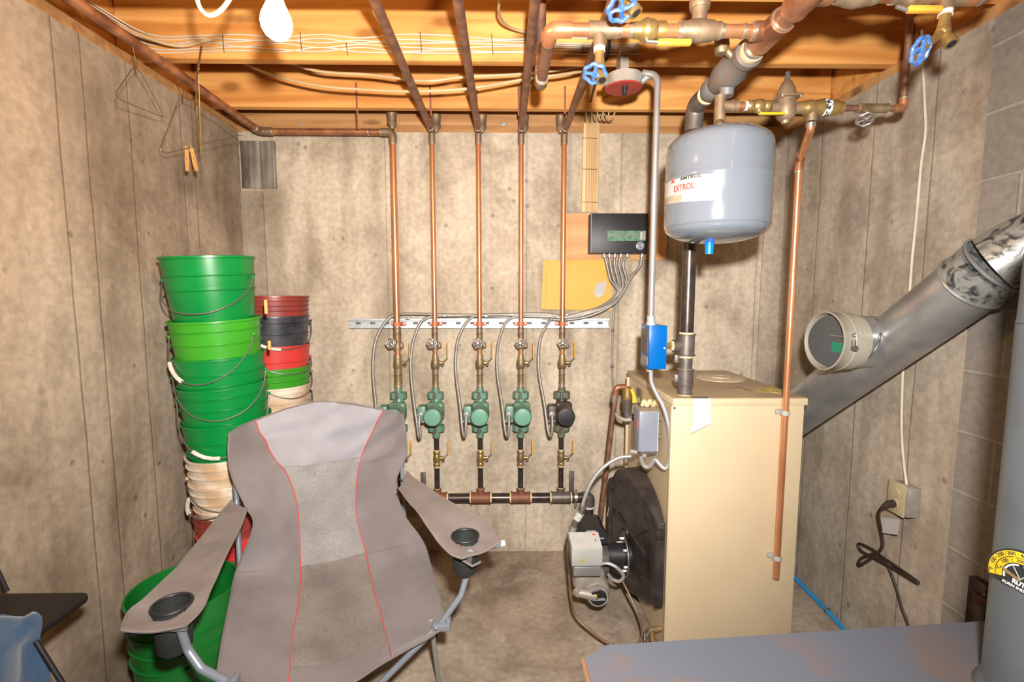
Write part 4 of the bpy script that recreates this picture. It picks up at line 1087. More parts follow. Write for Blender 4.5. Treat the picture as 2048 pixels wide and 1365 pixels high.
# grey relay box on the left side of the boiler
q0 = at(1277, 905, 1.855); q1 = at(1326, 824, 1.855)
rb = thing('aquastat_relay', 'grey relay box with a dusty top mounted on the upper left side of the boiler', 'control box', V(((q0.x+q1.x)/2, 1.90, q0.z)))
MB().bb((q0.x, 1.855, q0.z), (bx0-.012, 1.94, q1.z), bev=.004).build('cover', M['grey_box'], rb)
MB().bb((q0.x+.003, 1.858, q1.z-.001), (bx0-.015, 1.937, q1.z+.0015)).build('dusty_lid', M['grey_dust'], rb)
MB().bb((q1.x-.020, 1.8535, q0.z+.003), (bx0-.013, 1.856, q1.z-.003)).build('chalk_band', mat('pale_scuffed_grey', (.36, .42, .42), .5), rb)
MB().bb((q0.x-.0016, 1.875, q0.z+.085), (q0.x+.001, 1.905, q0.z+.125)).build('red_label', mat('faded_red', (.5, .12, .07), .5), rb)
MB().bb((q0.x+.010, 1.862, q0.z-.010), (bx0-.016, 1.93, q0.z+.002)).build('base_plate', M['iron_g'], rb)
mb = MB(); mb.cyl((bx0-.02, 1.90, q0.z+.05), (bx0+.004, 1.90, q0.z+.05), .014); mb.cyl((bx0-.02, 1.90, q1.z-.04), (bx0+.004, 1.90, q1.z-.04), .014); mb.build('mounting_stub', M['iron_g'], rb)
mb = MB(); mb.cyl((q0.x+.004, 1.88, q0.z-.010), (q0.x-.02, 1.895, q0.z-.010), .010, seg=14); mb.cyl((q0.x+.03, 1.875, q0.z-.008), (q0.x+.03, 1.875, q0.z-.026), .010, seg=14); mb.build('cable_fitting', M['chrome'], rb)
# curly wire bundle on top of the relay
tag(MB().tube(resample(spline([at(1284, 812, 1.93)+V((0, 0, 0))]+[at(1288+6*k, 806+(6 if k % 2 else -4), 1.925-.01*(k % 3)) for k in range(6)]+[at(1324, 818, 1.93)], 8), .003), .0075, 8).build('wire_bundle', M['tape']), 'bunched cream wires on top of the grey relay box', 'wires')
# white flexible conduits
tag(flex(MB(), [at(1302, 742, 1.80), at(1303, 765, 1.80), at(1314, 790, 1.79), at(1327, 815, 1.78), at(1337, 850, 1.77), at(1340, 890, 1.77), at(1338, 925, 1.775), at(1330, 938, 1.78), at(1318, 928, 1.79), at(1310, 920, 1.80), at(1299, 934, 1.815), at(1288, 932, 1.83), at(1282, 915, 1.865)], .0092, .004, 10, .12).build('armored_cable', M['bx_w']), 'shiny armored cable dropping from the blue box and curling under the grey relay box', 'cable')

# brass fitting and copper pipe left of the boiler
rp = thing('copper_drop_pipe', 'slanting brown copper pipe dropping from the boiler left side to behind the burner', 'pipe', at(1193, 1060, 2.30))
tp_ = at(1232, 780, 2.20)
MB().tube(fillet([V((at(1252, 775, 2.2).x, 2.2, tp_.z+.012)), V((tp_.x, 2.2, tp_.z+.012)), at(1230, 800, 2.21)], .02), .015, 16).build('elbow', M['copper_w'], rp)
MB().tube([at(1231, 792, 2.205), V((at(1193, 1060, 2.3).x, 2.3, .12))], .0115, 16).build('pipe', M['copper_d'], rp)
MB().cyl(at(1230, 790, 2.205), at(1228, 805, 2.21), .0145).build('solder_cuff', M['solder'], rp)
rv = thing('relief_valve', 'brass relief valve with a yellow tag on the back left of the boiler', 'valve', at(1254, 830, 2.2))
mb = MB(); a = at(1254, 776, 2.2); b = at(1254, 800, 2.2); mb.lathe([(0, 0), (.020, 0), (.022, .006), (.020, .02), (.020, (a-b).length), (.014, (a-b).length+.006), (0, (a-b).length+.006)], b, (0, 0, 1), 20); mb.build('body', M['brass'], rv)
mb = MB(); mb.cyl(b, at(1254, 826, 2.2), .026, .020, seg=20); mb.tube(fillet([at(1254, 822, 2.2), at(1254, 834, 2.2), V((bx0+.0, 2.2, at(1254, 836, 2.2).z))], .02), .016, 16); mb.build('iron_elbow', M['iron_g'], rv)
mb = MB(); c = at(1242, 835, 2.2); mb.tube(spline([at(1232, 826, 2.18), at(1236, 834, 2.18), at(1248, 840, 2.18), at(1262, 840, 2.18)], 6), .010, 10); mb.build('side_branch', M['grey_dust'], rv)
mb = MB(); a = at(1263, 778, 2.185); b = at(1270, 806, 2.18); mb.tube([a, (a+b)/2+V((.004, 0, 0)), b], [.007, .008, .012], 8, flat=(1, .15)); mb.build('yellow_tag', M['lever_y'], rv)

# =====================================================================
# iron riser, blue low-water box, conduit
# =====================================================================
YR2 = 1.80
rxb = at(1370, 760, YR2).x; rx = at(1376, 600, YR2).x; rx = (rx+rxb)/2
zr = lambda py: at(1376, py, YR2).z
ZM = at(1390, 214, YR2).z
ri = thing('iron_riser', 'thick black iron riser pipe standing on the boiler top and passing behind the grey tank', 'pipe', V((rx, YR2, bzt)))
MB().cyl((rx, YR2, zr(668)), (rx, YR2, zr(245)), .0245, seg=28).build('riser_pipe', M['iron'], ri)
mb = MB(); fitting(mb, (rx, YR2, zr(712)), (rx, YR2, zr(668)), .030, .012); mb.tube([V((rx-.02, YR2, zr(692))), V((rx-.052, YR2, zr(692)))], [.021, .023], 20)
mb.build('tee', M['iron_g'], ri)
mb = MB(); mb.cyl((rx, YR2, zr(745)), (rx, YR2, zr(710)), .0245, seg=24); fitting(mb, (rx, YR2, zr(772)), (rx, YR2, zr(738)), .029, .010); fitting(mb, (rx, YR2, bzt+.004), (rx, YR2, zr(768)), .026, .006)
mb.build('bushing', M['iron_g'], ri)
mb = MB(); ring(mb, (rx, YR2, zr(667)), (0, 0, 1), .0275, .008); ring(mb, (rx, YR2, zr(713)), (0, 0, 1), .0265, .01); ring(mb, (rx, YR2, zr(740)), (0, 0, 1), .0275, .008); ring(mb, (rx, YR2, bzt+.004), (0, 0, 1), .0245, .012); ring(mb, (rx-.055, YR2, zr(692)), (1, 0, 0), .019, .008); ring(mb, (rx, YR2, zr(241)), (0, 0, 1), .0275, .010)
mb.build('thread_sealant', M['tape'], ri)
mb = MB()
for py in (718, 757): c = at(1353, py, YR2-.02); mb.box(c, (.014, .02, .03), bev=.003)
mb.build('plug_fitting', M['steel'], ri)
MB().tube(fillet([V((rx, YR2, ZM-.085)), V((rx, YR2, ZM)), V((rx, YR2-.10, ZM))], .055, 8), .032, 24).build('elbow', M['iron_g'], ri)
mb = MB(); ring(mb, (rx, YR2-.10, ZM), (0, 1, 0), .031, .012); mb.build('elbow_sealant', M['tape'], ri)

s0 = at(1297, 739, 1.75); s1 = at(1335, 652, 1.75)
bb_ = thing('low_water_cutoff', 'bright blue metal control box mounted beside the black riser pipe above the boiler', 'control box', V(((s0.x+s1.x)/2, 1.80, s0.z)))
MB().bb((s0.x, 1.75, s0.z), (s1.x, 1.86, s1.z), bev=.002).build('housing', M['blue'], bb_)
MB().bb((s0.x-.0012, 1.765, s0.z+.012), (s0.x+.001, 1.845, s0.z+.045)).build('printed_label', M['grey_dust'], bb_)
MB().bb((s0.x-.0012, 1.765, s0.z+.055), (s0.x+.001, 1.845, s1.z-.015)).build('dark_plate', M['iron_g'], bb_)
MB().lathe([(0, .005), (.004, .004), (.005, 0)], V((s1.x-.008, 1.75, at(1330, 697, 1.75).z)), (0, -1, 0), 14).build('screw', M['chrome'], bb_)
mb = MB(); mb.cyl((s1.x-.002, YR2, zr(692)), (rx-.05, YR2, zr(692)), .013, seg=6); mb.build('brass_nipple', M['brass'], bb_)
cx_ = at(1302, 640, YR2).x
co = thing('steel_conduit', 'straight silver conduit pipe running from the ceiling box down to the blue box', 'conduit', V((cx_, YR2, s1.z)))
ctop = at(1298, 150, YR2).z
MB().tube(fillet([V((cx_, YR2, s1.z+.012)), V((cx_, YR2, ctop)), V((cx_-.045, YR2+.03, ctop+.02))], .04), .0112, 20).build('tube', M['chrome'], co)
MB().lathe([(0, 0), (.018, 0), (.018, .010), (.015, .012), (.015, .034), (.012, .036), (0, .036)], (cx_, YR2, s1.z), (0, 0, 1), 16).build('connector', M['zinc'], co)
MB().lathe([(0, 0), (.014, 0), (.014, .012), (.010, .016), (0, .016)], (cx_, YR2, s0.z-.016), (0, 0, 1), 14).build('lower_gland', M['chrome'], bb_)
# octagon box with the red emergency plate
oc = at(1247, 176, 1.84)
ob = thing('ceiling_junction_box', 'round grey metal ceiling box with a dark red cover plate and black stub underneath', 'junction box', V((oc.x, 1.84, oc.z)))
MB().lathe([(0, 0), (.066, 0), (.066, .040), (0, .040)], (oc.x, 1.84, oc.z), (0, 0, 1), 8 if False else 28).build('box', M['grey_dust'], ob)
MB().lathe([(0, -.004), (.064, -.004), (.068, 0), (0, .001)], (oc.x, 1.84, oc.z), (0, 0, 1), 28).build('cover_plate', M['mred'], ob)
MB().lathe([(0, -.03), (.008, -.03), (.009, -.014), (.011, -.012), (.011, -.003), (0, -.003)], (oc.x+.0, 1.82, oc.z), (0, 0, 1), 16).build('toggle', M['black'], ob)
mb = MB(); mb.tube([V((oc.x-.062, 1.84, oc.z+.02)), V((oc.x-.085, 1.84, oc.z+.02))], [.012, .010], 12); mb.tube([V((oc.x+.062, 1.84, oc.z+.02)), V((cx_-.02, 1.83, ctop+.012))], .012, 12); mb.build('box_connector', M['chrome'], ob)
MB().bb((oc.x-.015, 1.83, oc.z+.040), (oc.x+.015, 1.9, JZ+.02)).build('mounting_tab', M['grey_dust'], ob)

# =====================================================================
# supply main: black nipple, air scoop, expansion tank, copper main
# =====================================================================
mp_ = thing('air_scoop', 'grey cast iron air separator in the main pipe above the expansion tank', 'fitting', V((rx, 1.55, ZM-.05)))
mb = MB(); mb.lathe([(0, 0), (.033, 0), (.037, .010), (.037, .04), (.030, .05), (.036, .07), (.046, .11), (.046, .17), (.036, .19), (.036, .235), (.040, .24), (.040, .262), (.033, .270), (0, .270)], (rx, YR2-.13, ZM), (0, -1, 0), 28)
mb.lathe([(0, .0), (.020, .0), (.022, .02), (.03, .05)], (rx, 1.545, ZM-.065), (0, 0, 1), 20)
mb.build('body', M['iron_g'] if False else mat('grey_painted_iron', (.15, .15, .155), .5, .2, (.20, .12, .075), 16, .6, bump=.2, bscale=120), mp_)
MB().cyl((rx, YR2-.10, ZM), (rx, YR2-.14, ZM), .0245).build('nipple', M['iron'], mp_)
mb = MB(); ring(mb, (rx, YR2-.405, ZM), (0, 1, 0), .033, .014); ring(mb, (rx, YR2-.42, ZM), (0, 1, 0), .029, .010); mb.build('thread_sealant', M['tape'], mp_)
yS = YR2-.41
mn = thing('copper_main', 'thick mottled copper main pipe rising toward the camera under the joists', 'pipe', V((rx, yS, ZM-.03)))
MB().cyl((rx, yS, ZM), (rx, .1, ZM), .0262, seg=28).build('pipe', M['copper_w'], mn)
mb = MB()
YT1, YT2 = 1.30, 1.145
for yt in (YT1, YT2): fitting(mb, (rx, yt+.055, ZM), (rx, yt-.055, ZM), .0315, .002)
mb.cyl((rx, YT1, ZM), (rx-.045, YT1, ZM), .024); mb.cyl((rx, YT2, ZM), (rx+.045, YT2, ZM), .024)
mb.build('tee', M['copper_w'], mn)
mb = MB()
for yt in (YT1, YT2):
    for s_ in (-1, 1): ring(mb, (rx, yt+s_*.057, ZM), (0, 1, 0), .0296, .007)
ring(mb, (rx-.047, YT1, ZM), (1, 0, 0), .0222, .007); ring(mb, (rx+.047, YT2, ZM), (1, 0, 0), .0222, .007); ring(mb, (rx, yS-.012, ZM), (0, 1, 0), .031, .010)
mb.build('solder_ring', M['solder'], mn)
# tank
tx = at(1436, 350, 1.50).x; ty = 1.50
zt0 = at(1436, 278, 1.5-.15).z; 
z_sh_top = at(1436, 268, 1.36).z; z_sh_bot = at(1425, 445, 1.36).z
z_dt = at(1436, 234, 1.50).z; z_db = at(1425, 490, 1.50).z
R = .1535
tk = thing('expansion_tank', 'large grey steel expansion tank hanging beneath the main pipe, white label on its side', 'tank', V((tx, ty, z_db)))
pr = []
hb = z_sh_bot-z_db
for k in range(11):
    a = PI/2*k/10; pr.append((R*math.sin(a)*.985, z_db+.004+hb*(1-math.cos(a))))
pr += [(R*1.0, z_sh_bot+.012), (R*1.0, z_sh_bot+.30*(z_sh_top-z_sh_bot)), ]
zm_ = z_sh_bot+.62*(z_sh_top-z_sh_bot)
pr += [(R, zm_-.012), (R*1.012, zm_-.008), (R*1.012, zm_+.0), (R*1.0, zm_+.004), (R*1.0, zm_+.03), (R*.997, z_sh_top-.005)]
ht = z_dt-z_sh_top
ht = .055
for k in range(9, -1, -1):
    a = PI/2*k/10; pr.append((R*.985*math.sin(a), z_sh_top+.004+ht*math.cos(a)))
MB().lathe(pr, (tx, ty, 0), (0, 0, 1), 64).build('shell', M['tank'], tk)
mb = MB(); mb.torus((tx, ty, z_sh_bot+.006), R*.985, .0025, (0, 0, 1), 64); mb.build('weld_seam', M['tank'], tk)
MB().lathe([(0, -.030), (.0115, -.030), (.013, -.002), (.016, 0), (.016, .012)], (at(1419, 485, ty).x, ty, z_db+.002), (0, 0, 1), 20).build('valve_cap', M['bluecap'], tk)
# wrapped label: angle measured from the camera-facing direction
def tang(px, py):
    # surface angle under a pixel ray
    d = ray(px, py); ox, oy = CAM.x-tx, CAM.y-ty
    a = d.x*d.x+d.y*d.y; b = 2*(ox*d.x+oy*d.y); c = ox*ox+oy*oy-R*R
    disc = max(0, b*b-4*a*c); t = (-b-math.sqrt(disc))/(2*a); p = CAM+d*t
    return math.atan2(p.x-tx, -(p.y-ty)), p.z
aR, zR1 = tang(1445, 347); _, zR0 = tang(1440, 400); aL, zL = tang(1325, 370)
zlt = zR1; zlb = zR0-.002
aL = aR-1.62
def lab_patch(a0, a1, z0, z1, off, m, name, n=30):
    rows = []
    for z in (z0, (z0+z1)/2, z1):
        rows.append([V((tx+(R+off)*math.sin(a0+(a1-a0)*k/n), ty-(R+off)*math.cos(a0+(a1-a0)*k/n), z+.012*(aR-a0-(a1-a0)*k/n))) for k in range(n+1)])
    return MB().grid(rows, .0004).build(name, m, tk)
lab_patch(aL, aR, zlb, zlt, .0010, M['label'], 'label')
lab_patch(aL, aL+.55*(aR-aL), zlb+.001, zlb+.022, .0016, M['label_tan'], 'label_band')
H_ = zlt-zlb
def wrapper(a_c, z_c, off=.0022):
    def f(co):
        a = a_c+co.x/R; return V((tx+(R+off+co.z)*math.sin(a), ty-(R+off+co.z)*math.cos(a), z_c+co.y))
    return f
aA, zA = tang(1347, 362); aB, zB = tang(1372, 357); aE, zE = tang(1364, 376)
mb = MB(); f_ = wrapper(aA, zA)
tri = [(-.007, -.007), (0, .009), (.007, -.007)]
mb.tube([f_(V((x, y, 0))) for x, y in tri], .0012, 5, closed=True); mb.tube([f_(V((-.003, -.006, 0))), f_(V((0, .001, 0))), f_(V((.003, -.006, 0)))], .001, 5)
mb.build('triangle_emblem', M['red'], tk)
text_mesh('AMTROL', .0135, None, M['ink'], tk, 'maker_lettering', .0003, .0003, wrapper(aB+.09, zB+.001), xs=1.25)
text_mesh('EXTROL', .0245, None, M['red'], tk, 'label_lettering', .0003, .0004, wrapper(aE+.03, zE), xs=.8)
text_mesh('Hydronic Expansion Tank', .006, None, M['pale_ink'], tk, 'label_lettering', .0003, 0, wrapper(aE+.02, zE-.019))
text_mesh('Model No. 30', .005, None, M['pale_ink'], tk, 'label_lettering', .0003, 0, wrapper(aE-.30, zE-.032))
mb = MB()
for k, (z, a0, a1) in enumerate(((zE-.029, .06, .42), (zE-.034, .06, .38), (zE-.039, .06, .42), (zE+.012, -.3, .55), (zE-.014, -.3, .55))):
    mb.tube([wrapper(aE, z)(V((R*(a0+(a1-a0)*q/12), 0, 0))) for q in range(13)], .0005, 4)
mb.build('label_rule', M['pale_ink'], tk)
# brass tee between scoop and tank
zT = at(1441, 212, 1.545).z; txx = rx
txx = (at(1440, 212, 1.545).x); ZF = zT
bt_ = thing('tank_tee', 'dusty bronze tee joining the expansion tank to the scoop above', 'fitting', V((txx, 1.545, zT-.05)))
mb = MB(); fitting(mb, (txx, 1.545, z_dt-.012), (txx, 1.545, ZM-.062), .017, .004); mb.cyl((txx, 1.545, zT), (txx+.05, 1.545, zT), .016, seg=20); fitting(mb, (txx+.035, 1.545, zT), (txx+.055, 1.545, zT), .018, .004)
mb.build('body', M['bronze'], bt_)
mb = MB(); ring(mb, (txx, 1.545, z_dt-.006), (0, 0, 1), .0165, .012); mb.build('thread_tape', M['white_tape'], bt_)
MB().cyl((tx, ty, z_dt-.03), (txx, 1.545, z_dt+.0), .014).build('tank_nipple', M['brass_d'], bt_)
# ---- feed line to the right: nipple, ball valve, pressure regulator, backflow preventer
Yf = 1.545; fX = lambda px: at(px, 212, Yf).x
fl_ = thing('feed_nipple', 'short bronze nipple with white tape between the tank tee and the feed valve', 'pipe', V((fX(1475), Yf, zT-.012)))
MB().cyl((txx+.05, Yf, zT), (fX(1500), Yf, zT), .0125).build('pipe', M['copper_w'], fl_)
mb = MB(); ring(mb, (fX(1463), Yf, zT), (1, 0, 0), .0145, .008); ring(mb, (fX(1491), Yf, zT), (1, 0, 0), .0145, .008); mb.build('thread_tape', M['white_tape'], fl_)
bv = thing('ball_valve', 'brass ball valve with a yellow lever beside the pressure regulator over the tank', 'valve', V((fX(1515), Yf, zT-.03)))
MB().lathe([(0, 0), (.0165, 0), (.0185, .004), (.0185, .016), (.0165, .02), (.021, .028), (.021, .044), (.0165, .052), (.0185, .056), (.0185, .066), (0, .066)], (fX(1494), Yf, zT), (1, 0, 0), 10).build('body', M['brass'], bv)
MB().bb((fX(1510), Yf-.035, zT-.036), (fX(1560), Yf-.022, zT-.030), bev=.002).build('lever', M['lever_y'], bv)
MB().tube([V((fX(1515), Yf, zT-.015)), V((fX(1515), Yf-.03, zT-.034))], .006, 8).build('stem', M['steel'], bv)
pv = thing('pressure_regulator', 'dusty bell-shaped bronze pressure regulator with a screw on its top', 'valve', V((fX(1573), Yf, zT-.045)))
px_ = fX(1572)
mb = MB(); mb.lathe([(0, -.052), (.011, -.052), (.013, -.044), (.020, -.040), (.028, -.028), (.029, -.002), (.026, .022), (0, .022)], (px_, Yf, zT), (0, 0, 1), 28)
mb.cyl((px_-.05, Yf, zT-.006), (px_+.05, Yf, zT-.006), .017); mb.build('body', M['bronze'], pv)
MB().box((px_, Yf, zT+.024), (.070, .070, .008), bev=.004).build('cover_plate', M['bronze'], pv)
MB().lathe([(.030, 0), (.028, .008), (.022, .028), (.014, .044), (.010, .048), (0, .048)], (px_, Yf, zT+.028), (0, 0, 1), 28).build('spring_bell', M['bronze'], pv)
mb = MB(); mb.cyl((px_, Yf, zT+.074), (px_, Yf, zT+.098), .005, seg=12); mb.cyl((px_, Yf, zT+.080), (px_, Yf, zT+.090), .009, seg=6); mb.lathe([(0, .006), (.008, .004), (.009, 0), (0, -.002)], (px_, Yf, zT+.097), (0, 0, 1), 12); mb.build('adjusting_screw', M['iron_g'], pv)
mb = MB()
for s_ in (-1, 1):
    for t_ in (-1, 1): mb.sphere((px_+s_*.029, Yf+t_*.029, zT+.020), .0045)
mb.build('cover_screw', M['steel'], pv)
bf = thing('backflow_preventer', 'brass backflow preventer with a dark printed band in the feed line', 'valve', V((fX(1635), Yf, zT-.04)))
xa, xb = fX(1592), fX(1688)
W_ = xb-xa
MB().lathe([(0, 0), (.0165, 0), (.018, .006), (.018, W_*.14), (.021, W_*.18), (.024, W_*.26), (.022, W_*.34), (.024, W_*.42), (.026, W_*.5), (.026, W_*.62), (.022, W_*.66), (.024, W_*.74), (.023, W_*.84), (.018, W_*.88), (.018, W_*.97), (.012, W_), (0, W_)], (xa, Yf, zT-.004), (1, 0, 0), 12, ).build('body', M['brass'], bf)
xk = fX(1643); MB().lathe([(.0255, 0), (.0268, .001), (.0268, .020), (.0255, .021)], (xk, Yf, zT-.004), (1, 0, 0), 28).build('printed_band', mat('black_white_print', (.6, .6, .58), .5, 0, (.02, .02, .02), 120, 1, contrast=(.48, .52)), bf)
xv = fX(1624)
MB().cyl((xv, Yf, zT-.01), (xv, Yf, zT-.045), .016, .015).build('vent_port', M['bronze'], bf)
vz = at(1625, 236, Yf).z
# vent drain pipe down in front of the boiler
dx_ = at(1584, 325, 1.715); dbot = at(1563, 1157, 1.715)
dx0 = (at(1583, 400, 1.715).x+at(1563, 1150, 1.715).x)/2
vp = thing('relief_pipe', 'long copper drain pipe running down the front right of the boiler', 'pipe', V((dx0, 1.715, dbot.z)))
top_ = V((xv, Yf, zT-.05)); kn = V((dx0, 1.715, at(1586, 322, 1.715).z))
MB().tube(fillet([top_, V((xv, Yf+.0, zT-.07)), kn, V((dx0, 1.715, dbot.z))], .02), .0115, 20).build('pipe', M['copper'], vp)
mb = MB(); mb.tube([kn+(top_-kn).normalized()*.035, kn, kn+V((0, 0, -.035))], .0145, 16); mb.build('elbow', M['copper_w'], vp)
mb = MB(); ring(mb, V((xv, Yf, zT-.056)), (0, 0, 1), .014, .012); ring(mb, kn+V((0, 0, -.037)), (0, 0, 1), .0138, .006); ring(mb, kn+(top_-kn).normalized()*.037, top_-kn, .0138, .006); mb.build('solder_ring', M['solder'], vp)
for k, py in enumerate((826, 1116)):
    z = at(1570, py, 1.715).z
    t = thing('pipe_hanger_clip', ['upper', 'lower'][k]+' grey clip fixing the long drain pipe to the boiler front', 'clip', V((dx0, 1.73, z)), 'drain pipe clips')
    MB().lathe([(.0118, -.008), (.015, -.008), (.015, .008), (.0118, .008)], (dx0, 1.715, z), (0, 0, 1), 24, closed=True).build('collar', M['lgrey'], t)
    MB().bb((dx0-.026, 1.728, z-.008), (dx0-.004, 1.7395, z+.008), bev=.002).build('foot', M['lgrey'], t)
# dull feed pipe to the right and up
fr = thing('feed_pipe', 'thin dull copper feed pipe rising to the ceiling near the right wall', 'pipe', V((fX(1740), Yf, zT-.01)))
fxr = fX(1807)
mb = MB(); mb.tube(fillet([V((xb-.01, Yf, zT-.004)), V((fxr, Yf, zT-.004)), V((fxr, Yf, JZ+.05))], .012), .0095, 16); mb.build('pipe', M['copper_d'], fr)
mb = MB(); mb.tube(fillet([V((fxr-.028, Yf, zT-.004)), V((fxr, Yf, zT-.004)), V((fxr, Yf, zT+.024))], .012), .0125, 16); mb.build('elbow', M['copper_w'], fr)
mb = MB(); ring(mb, (fX(1742), Yf, zT-.004), (1, 0, 0), .0118); ring(mb, (fX(1795), Yf, zT-.004), (1, 0, 0), .0118); ring(mb, (fxr, Yf, zT+.026), (0, 0, 1), .0118); mb.build('solder_ring', M['solder'], fr)
gv = thing('stop_valve', 'small stop valve with a spoked grey wheel on the thin feed pipe', 'valve', V((fX(1735), Yf, zT-.05)))
mb = MB(); fitting(mb, (fX(1715), Yf, zT-.004), (fX(1775), Yf, zT-.004), .0135, .003); mb.cyl((fX(1735), Yf, zT-.01), (fX(1731), Yf-.01, zT-.035), .009, .007); mb.build('body', M['brass_d'], gv)
mb = MB(); handwheel(mb, V((fX(1727), Yf-.012, zT-.042)), (-.25, -.55, -.9), .0225, .0038, 5, 6); mb.build('handwheel', M['wheel'], gv)

# ---- left branch of the main
Z1 = ZM; YL = YT1
lX = lambda px: at(px, 84, YL).x
lb = thing('copper_branch', 'left copper branch pipe running across to a hooked drop below the joists', 'pipe', V((lX(1250), YL, Z1-.02)))
ex_ = lX(1101); bend = V((ex_, YL, Z1)); back = V((ex_, 1.625, Z1)); rr_ = .0165
MB().tube([V((rx-.045, YL, Z1)), V((ex_+.02, YL, Z1))], rr_, 24).build('pipe', M['copper'], lb)
MB().tube(fillet([V((ex_+.055, YL, Z1)), bend, V((ex_, YL+.055, Z1))], .04, 8), rr_*1.22, 24).build('elbow', M['copper'], lb)
MB().cyl((ex_, YL+.04, Z1), (ex_, 1.60, Z1), rr_, seg=20).build('back_run', M['copper_d'], lb)
MB().tube(fillet([V((ex_, 1.58, Z1)), V((ex_, 1.635, Z1)), V((ex_, 1.635, Z1+.05))], .025), rr_*1.22, 20).build('elbow', M['bronze'], lb)
MB().cyl((ex_, 1.635, Z1+.04), (ex_, 1.635, JZ+.2), rr_, seg=20).build('ceiling_riser', M['copper_d'], lb)
mb = MB()
for px in (1135, 1238, 1261): ring(mb, (lX(px), YL, Z1), (1, 0, 0), rr_*1.14, .007)
ring(mb, (ex_, YL+.058, Z1), (0, 1, 0), rr_*1.14); ring(mb, (ex_, 1.575, Z1), (0, 1, 0), rr_*1.14); ring(mb, (ex_, 1.635, Z1+.055), (0, 0, 1), rr_*1.14)
mb.build('solder_ring', M['solder'], lb)
mb = MB(); fitting(mb, (lX(1176), YL, Z1), (lX(1236), YL, Z1), rr_*1.25, .002); xt = lX(1199); mb.cyl((xt, YL, Z1), (xt, YL, Z1-.042), .0165); mb.build('tee', M['bronze'], lb)
def hose_drain(nm, lb_, top, dirn, wheel_c, wax, outd, sc=1.0):
    t = thing(nm, lb_, 'valve', top)
    top = V(top); b = top+V(dirn)*.05*sc
    ml = MB(); ml.tube([top, top+V(dirn)*.02*sc, b], [.015*sc, .013*sc, .017*sc], 16); ml.sphere(b, .018*sc)
    ml.tube([b, b+V(outd)*.02*sc, b+V(outd)*.03*sc, b+V(outd)*.042*sc], [.013*sc, .012*sc, .016*sc, .0165*sc], 16)
    ml.tube([b, V(wheel_c)], [.012*sc, .008*sc], 12)
    ml.build('body', M['brass'], t)
    mw = MB(); handwheel(mw, wheel_c, wax, .030*sc, .0055*sc, 4, 7); mw.build('handwheel', M['wheel_b'], t)
    mr = MB(); ring(mr, top, dirn, .0165*sc, .012); mr.build('thread_tape', M['white_tape'], t)
    # dark throat of the outlet
    MB().cyl(b+V(outd)*.0421*sc, b+V(outd)*.0424*sc, .011*sc).build('outlet_throat', M['black'], t)
    return t
wc = at(1190, 148, YL-.02)
hose_drain('hose_drain', 'brass hose drain with a blue wheel under the left copper branch', (xt, YL, Z1-.048), (.03, 0, -1), wc, (-.25, -.45, -1), (.1, -.45, -1), .9)
wc = at(1243, 17, 1.19)
hose_drain('hose_drain', 'brass hose drain with a blue wheel at the top edge of the photo', wc+V((.012, .015, .085)), (0, 0, -1), wc, (.1, -.5, -1), (.6, -.2, -1), 1.0)
MB_ = MB().cyl((wc.x+.012, wc.y+.015, wc.z+.085), (wc.x+.012, wc.y+.015, JZ+.1), .014); tag(MB_.build('pipe_stub', M['copper_d']), 'copper stub above the top blue hose drain, at the ceiling', 'pipe')
# union ball valve with yellow lever on the branch
xu0, xu1 = lX(1265), lX(1331); Wu = xu1-xu0
uv = thing('ball_valve', 'brass ball valve with a long orange lever in the left copper branch', 'valve', V(((xu0+xu1)/2, YL, Z1-.03)))
MB().lathe([(0, 0), (.018, 0), (.020, .005), (.020, Wu*.18), (.024, Wu*.26), (.029, Wu*.36), (.029, Wu*.46), (.0265, Wu*.48), (.0265, Wu*.60), (.024, Wu*.66), (.021, Wu*.72), (.022, Wu*.78), (.022, Wu*.97), (0, Wu)], (xu0, YL, Z1), (1, 0, 0), 12).build('body', M['brass'], uv)
MB().bb((lX(1312), YL-.022, Z1-.044), (lX(1378), YL-.006, Z1-.029), bev=.004).build('lever_grip', M['lever_o'], uv)
mb = MB(); mb.tube([V((lX(1288), YL-.01, Z1-.02)), V((lX(1292), YL-.013, Z1-.034)), V((lX(1316), YL-.014, Z1-.036))], .0045, 8); mb.build('lever_arm', M['steel'], uv)
# flow check valve with the bonnet upright
def flow_check(lb_, x0, x1, xc, Y, Z, r, tilt=0, bh=1.0, kx=0):
    t = thing('flow_check_valve', lb_, 'valve', V((xc, Y, Z-r*1.6))); W = x1-x0
    m_ = MB(); m_.lathe([(0, 0), (r*1.25, 0), (r*1.35, .004), (r*1.35, W*.12), (r*1.5, W*.2), (r*1.75, W*.45), (r*1.5, W*.8), (r*1.3, W*.86), (r*1.35, W*.98), (0, W)], (x0, Y, Z), (1, 0, 0), 24)
    m_.tube([V((xc, Y, Z)), V((xc, Y, Z+.045)), V((xc, Y, Z+.06))], [.019, .019, .022], 20); m_.build('body', M['bronze'], t)
    MB().lathe([(0, 0), (.024, 0), (.026, .008), (.026, .032), (.022, .038), (.014, .050), (.013, .062), (0, .062)], (xc, Y, Z+.052), (0, 0, 1), 8 if False else 20).build('bonnet', M['bronze'], t)
    MB().lathe([(0, 0), (.0115, 0), (.012, .012), (.009, .030), (0, .032)], (xc, Y, Z+.112), (0, 0, 1), 14).build('knob', mat('grey_knob', (.33, .35, .36), .5), t)
    return t
flow_check('bronze flow check valve standing upright on the left copper branch with a grey cap', lX(1360), lX(1440), lX(1397), YL, Z1, rr_)
mb = MB(); ring(mb, (lX(1358), YL, Z1), (1, 0, 0), rr_*1.3, .008); ring(mb, (lX(1442), YL, Z1), (1, 0, 0), rr_*1.14, .008); ring(mb, (lX(1486), YL, Z1), (1, 0, 0), rr_*1.14, .006)
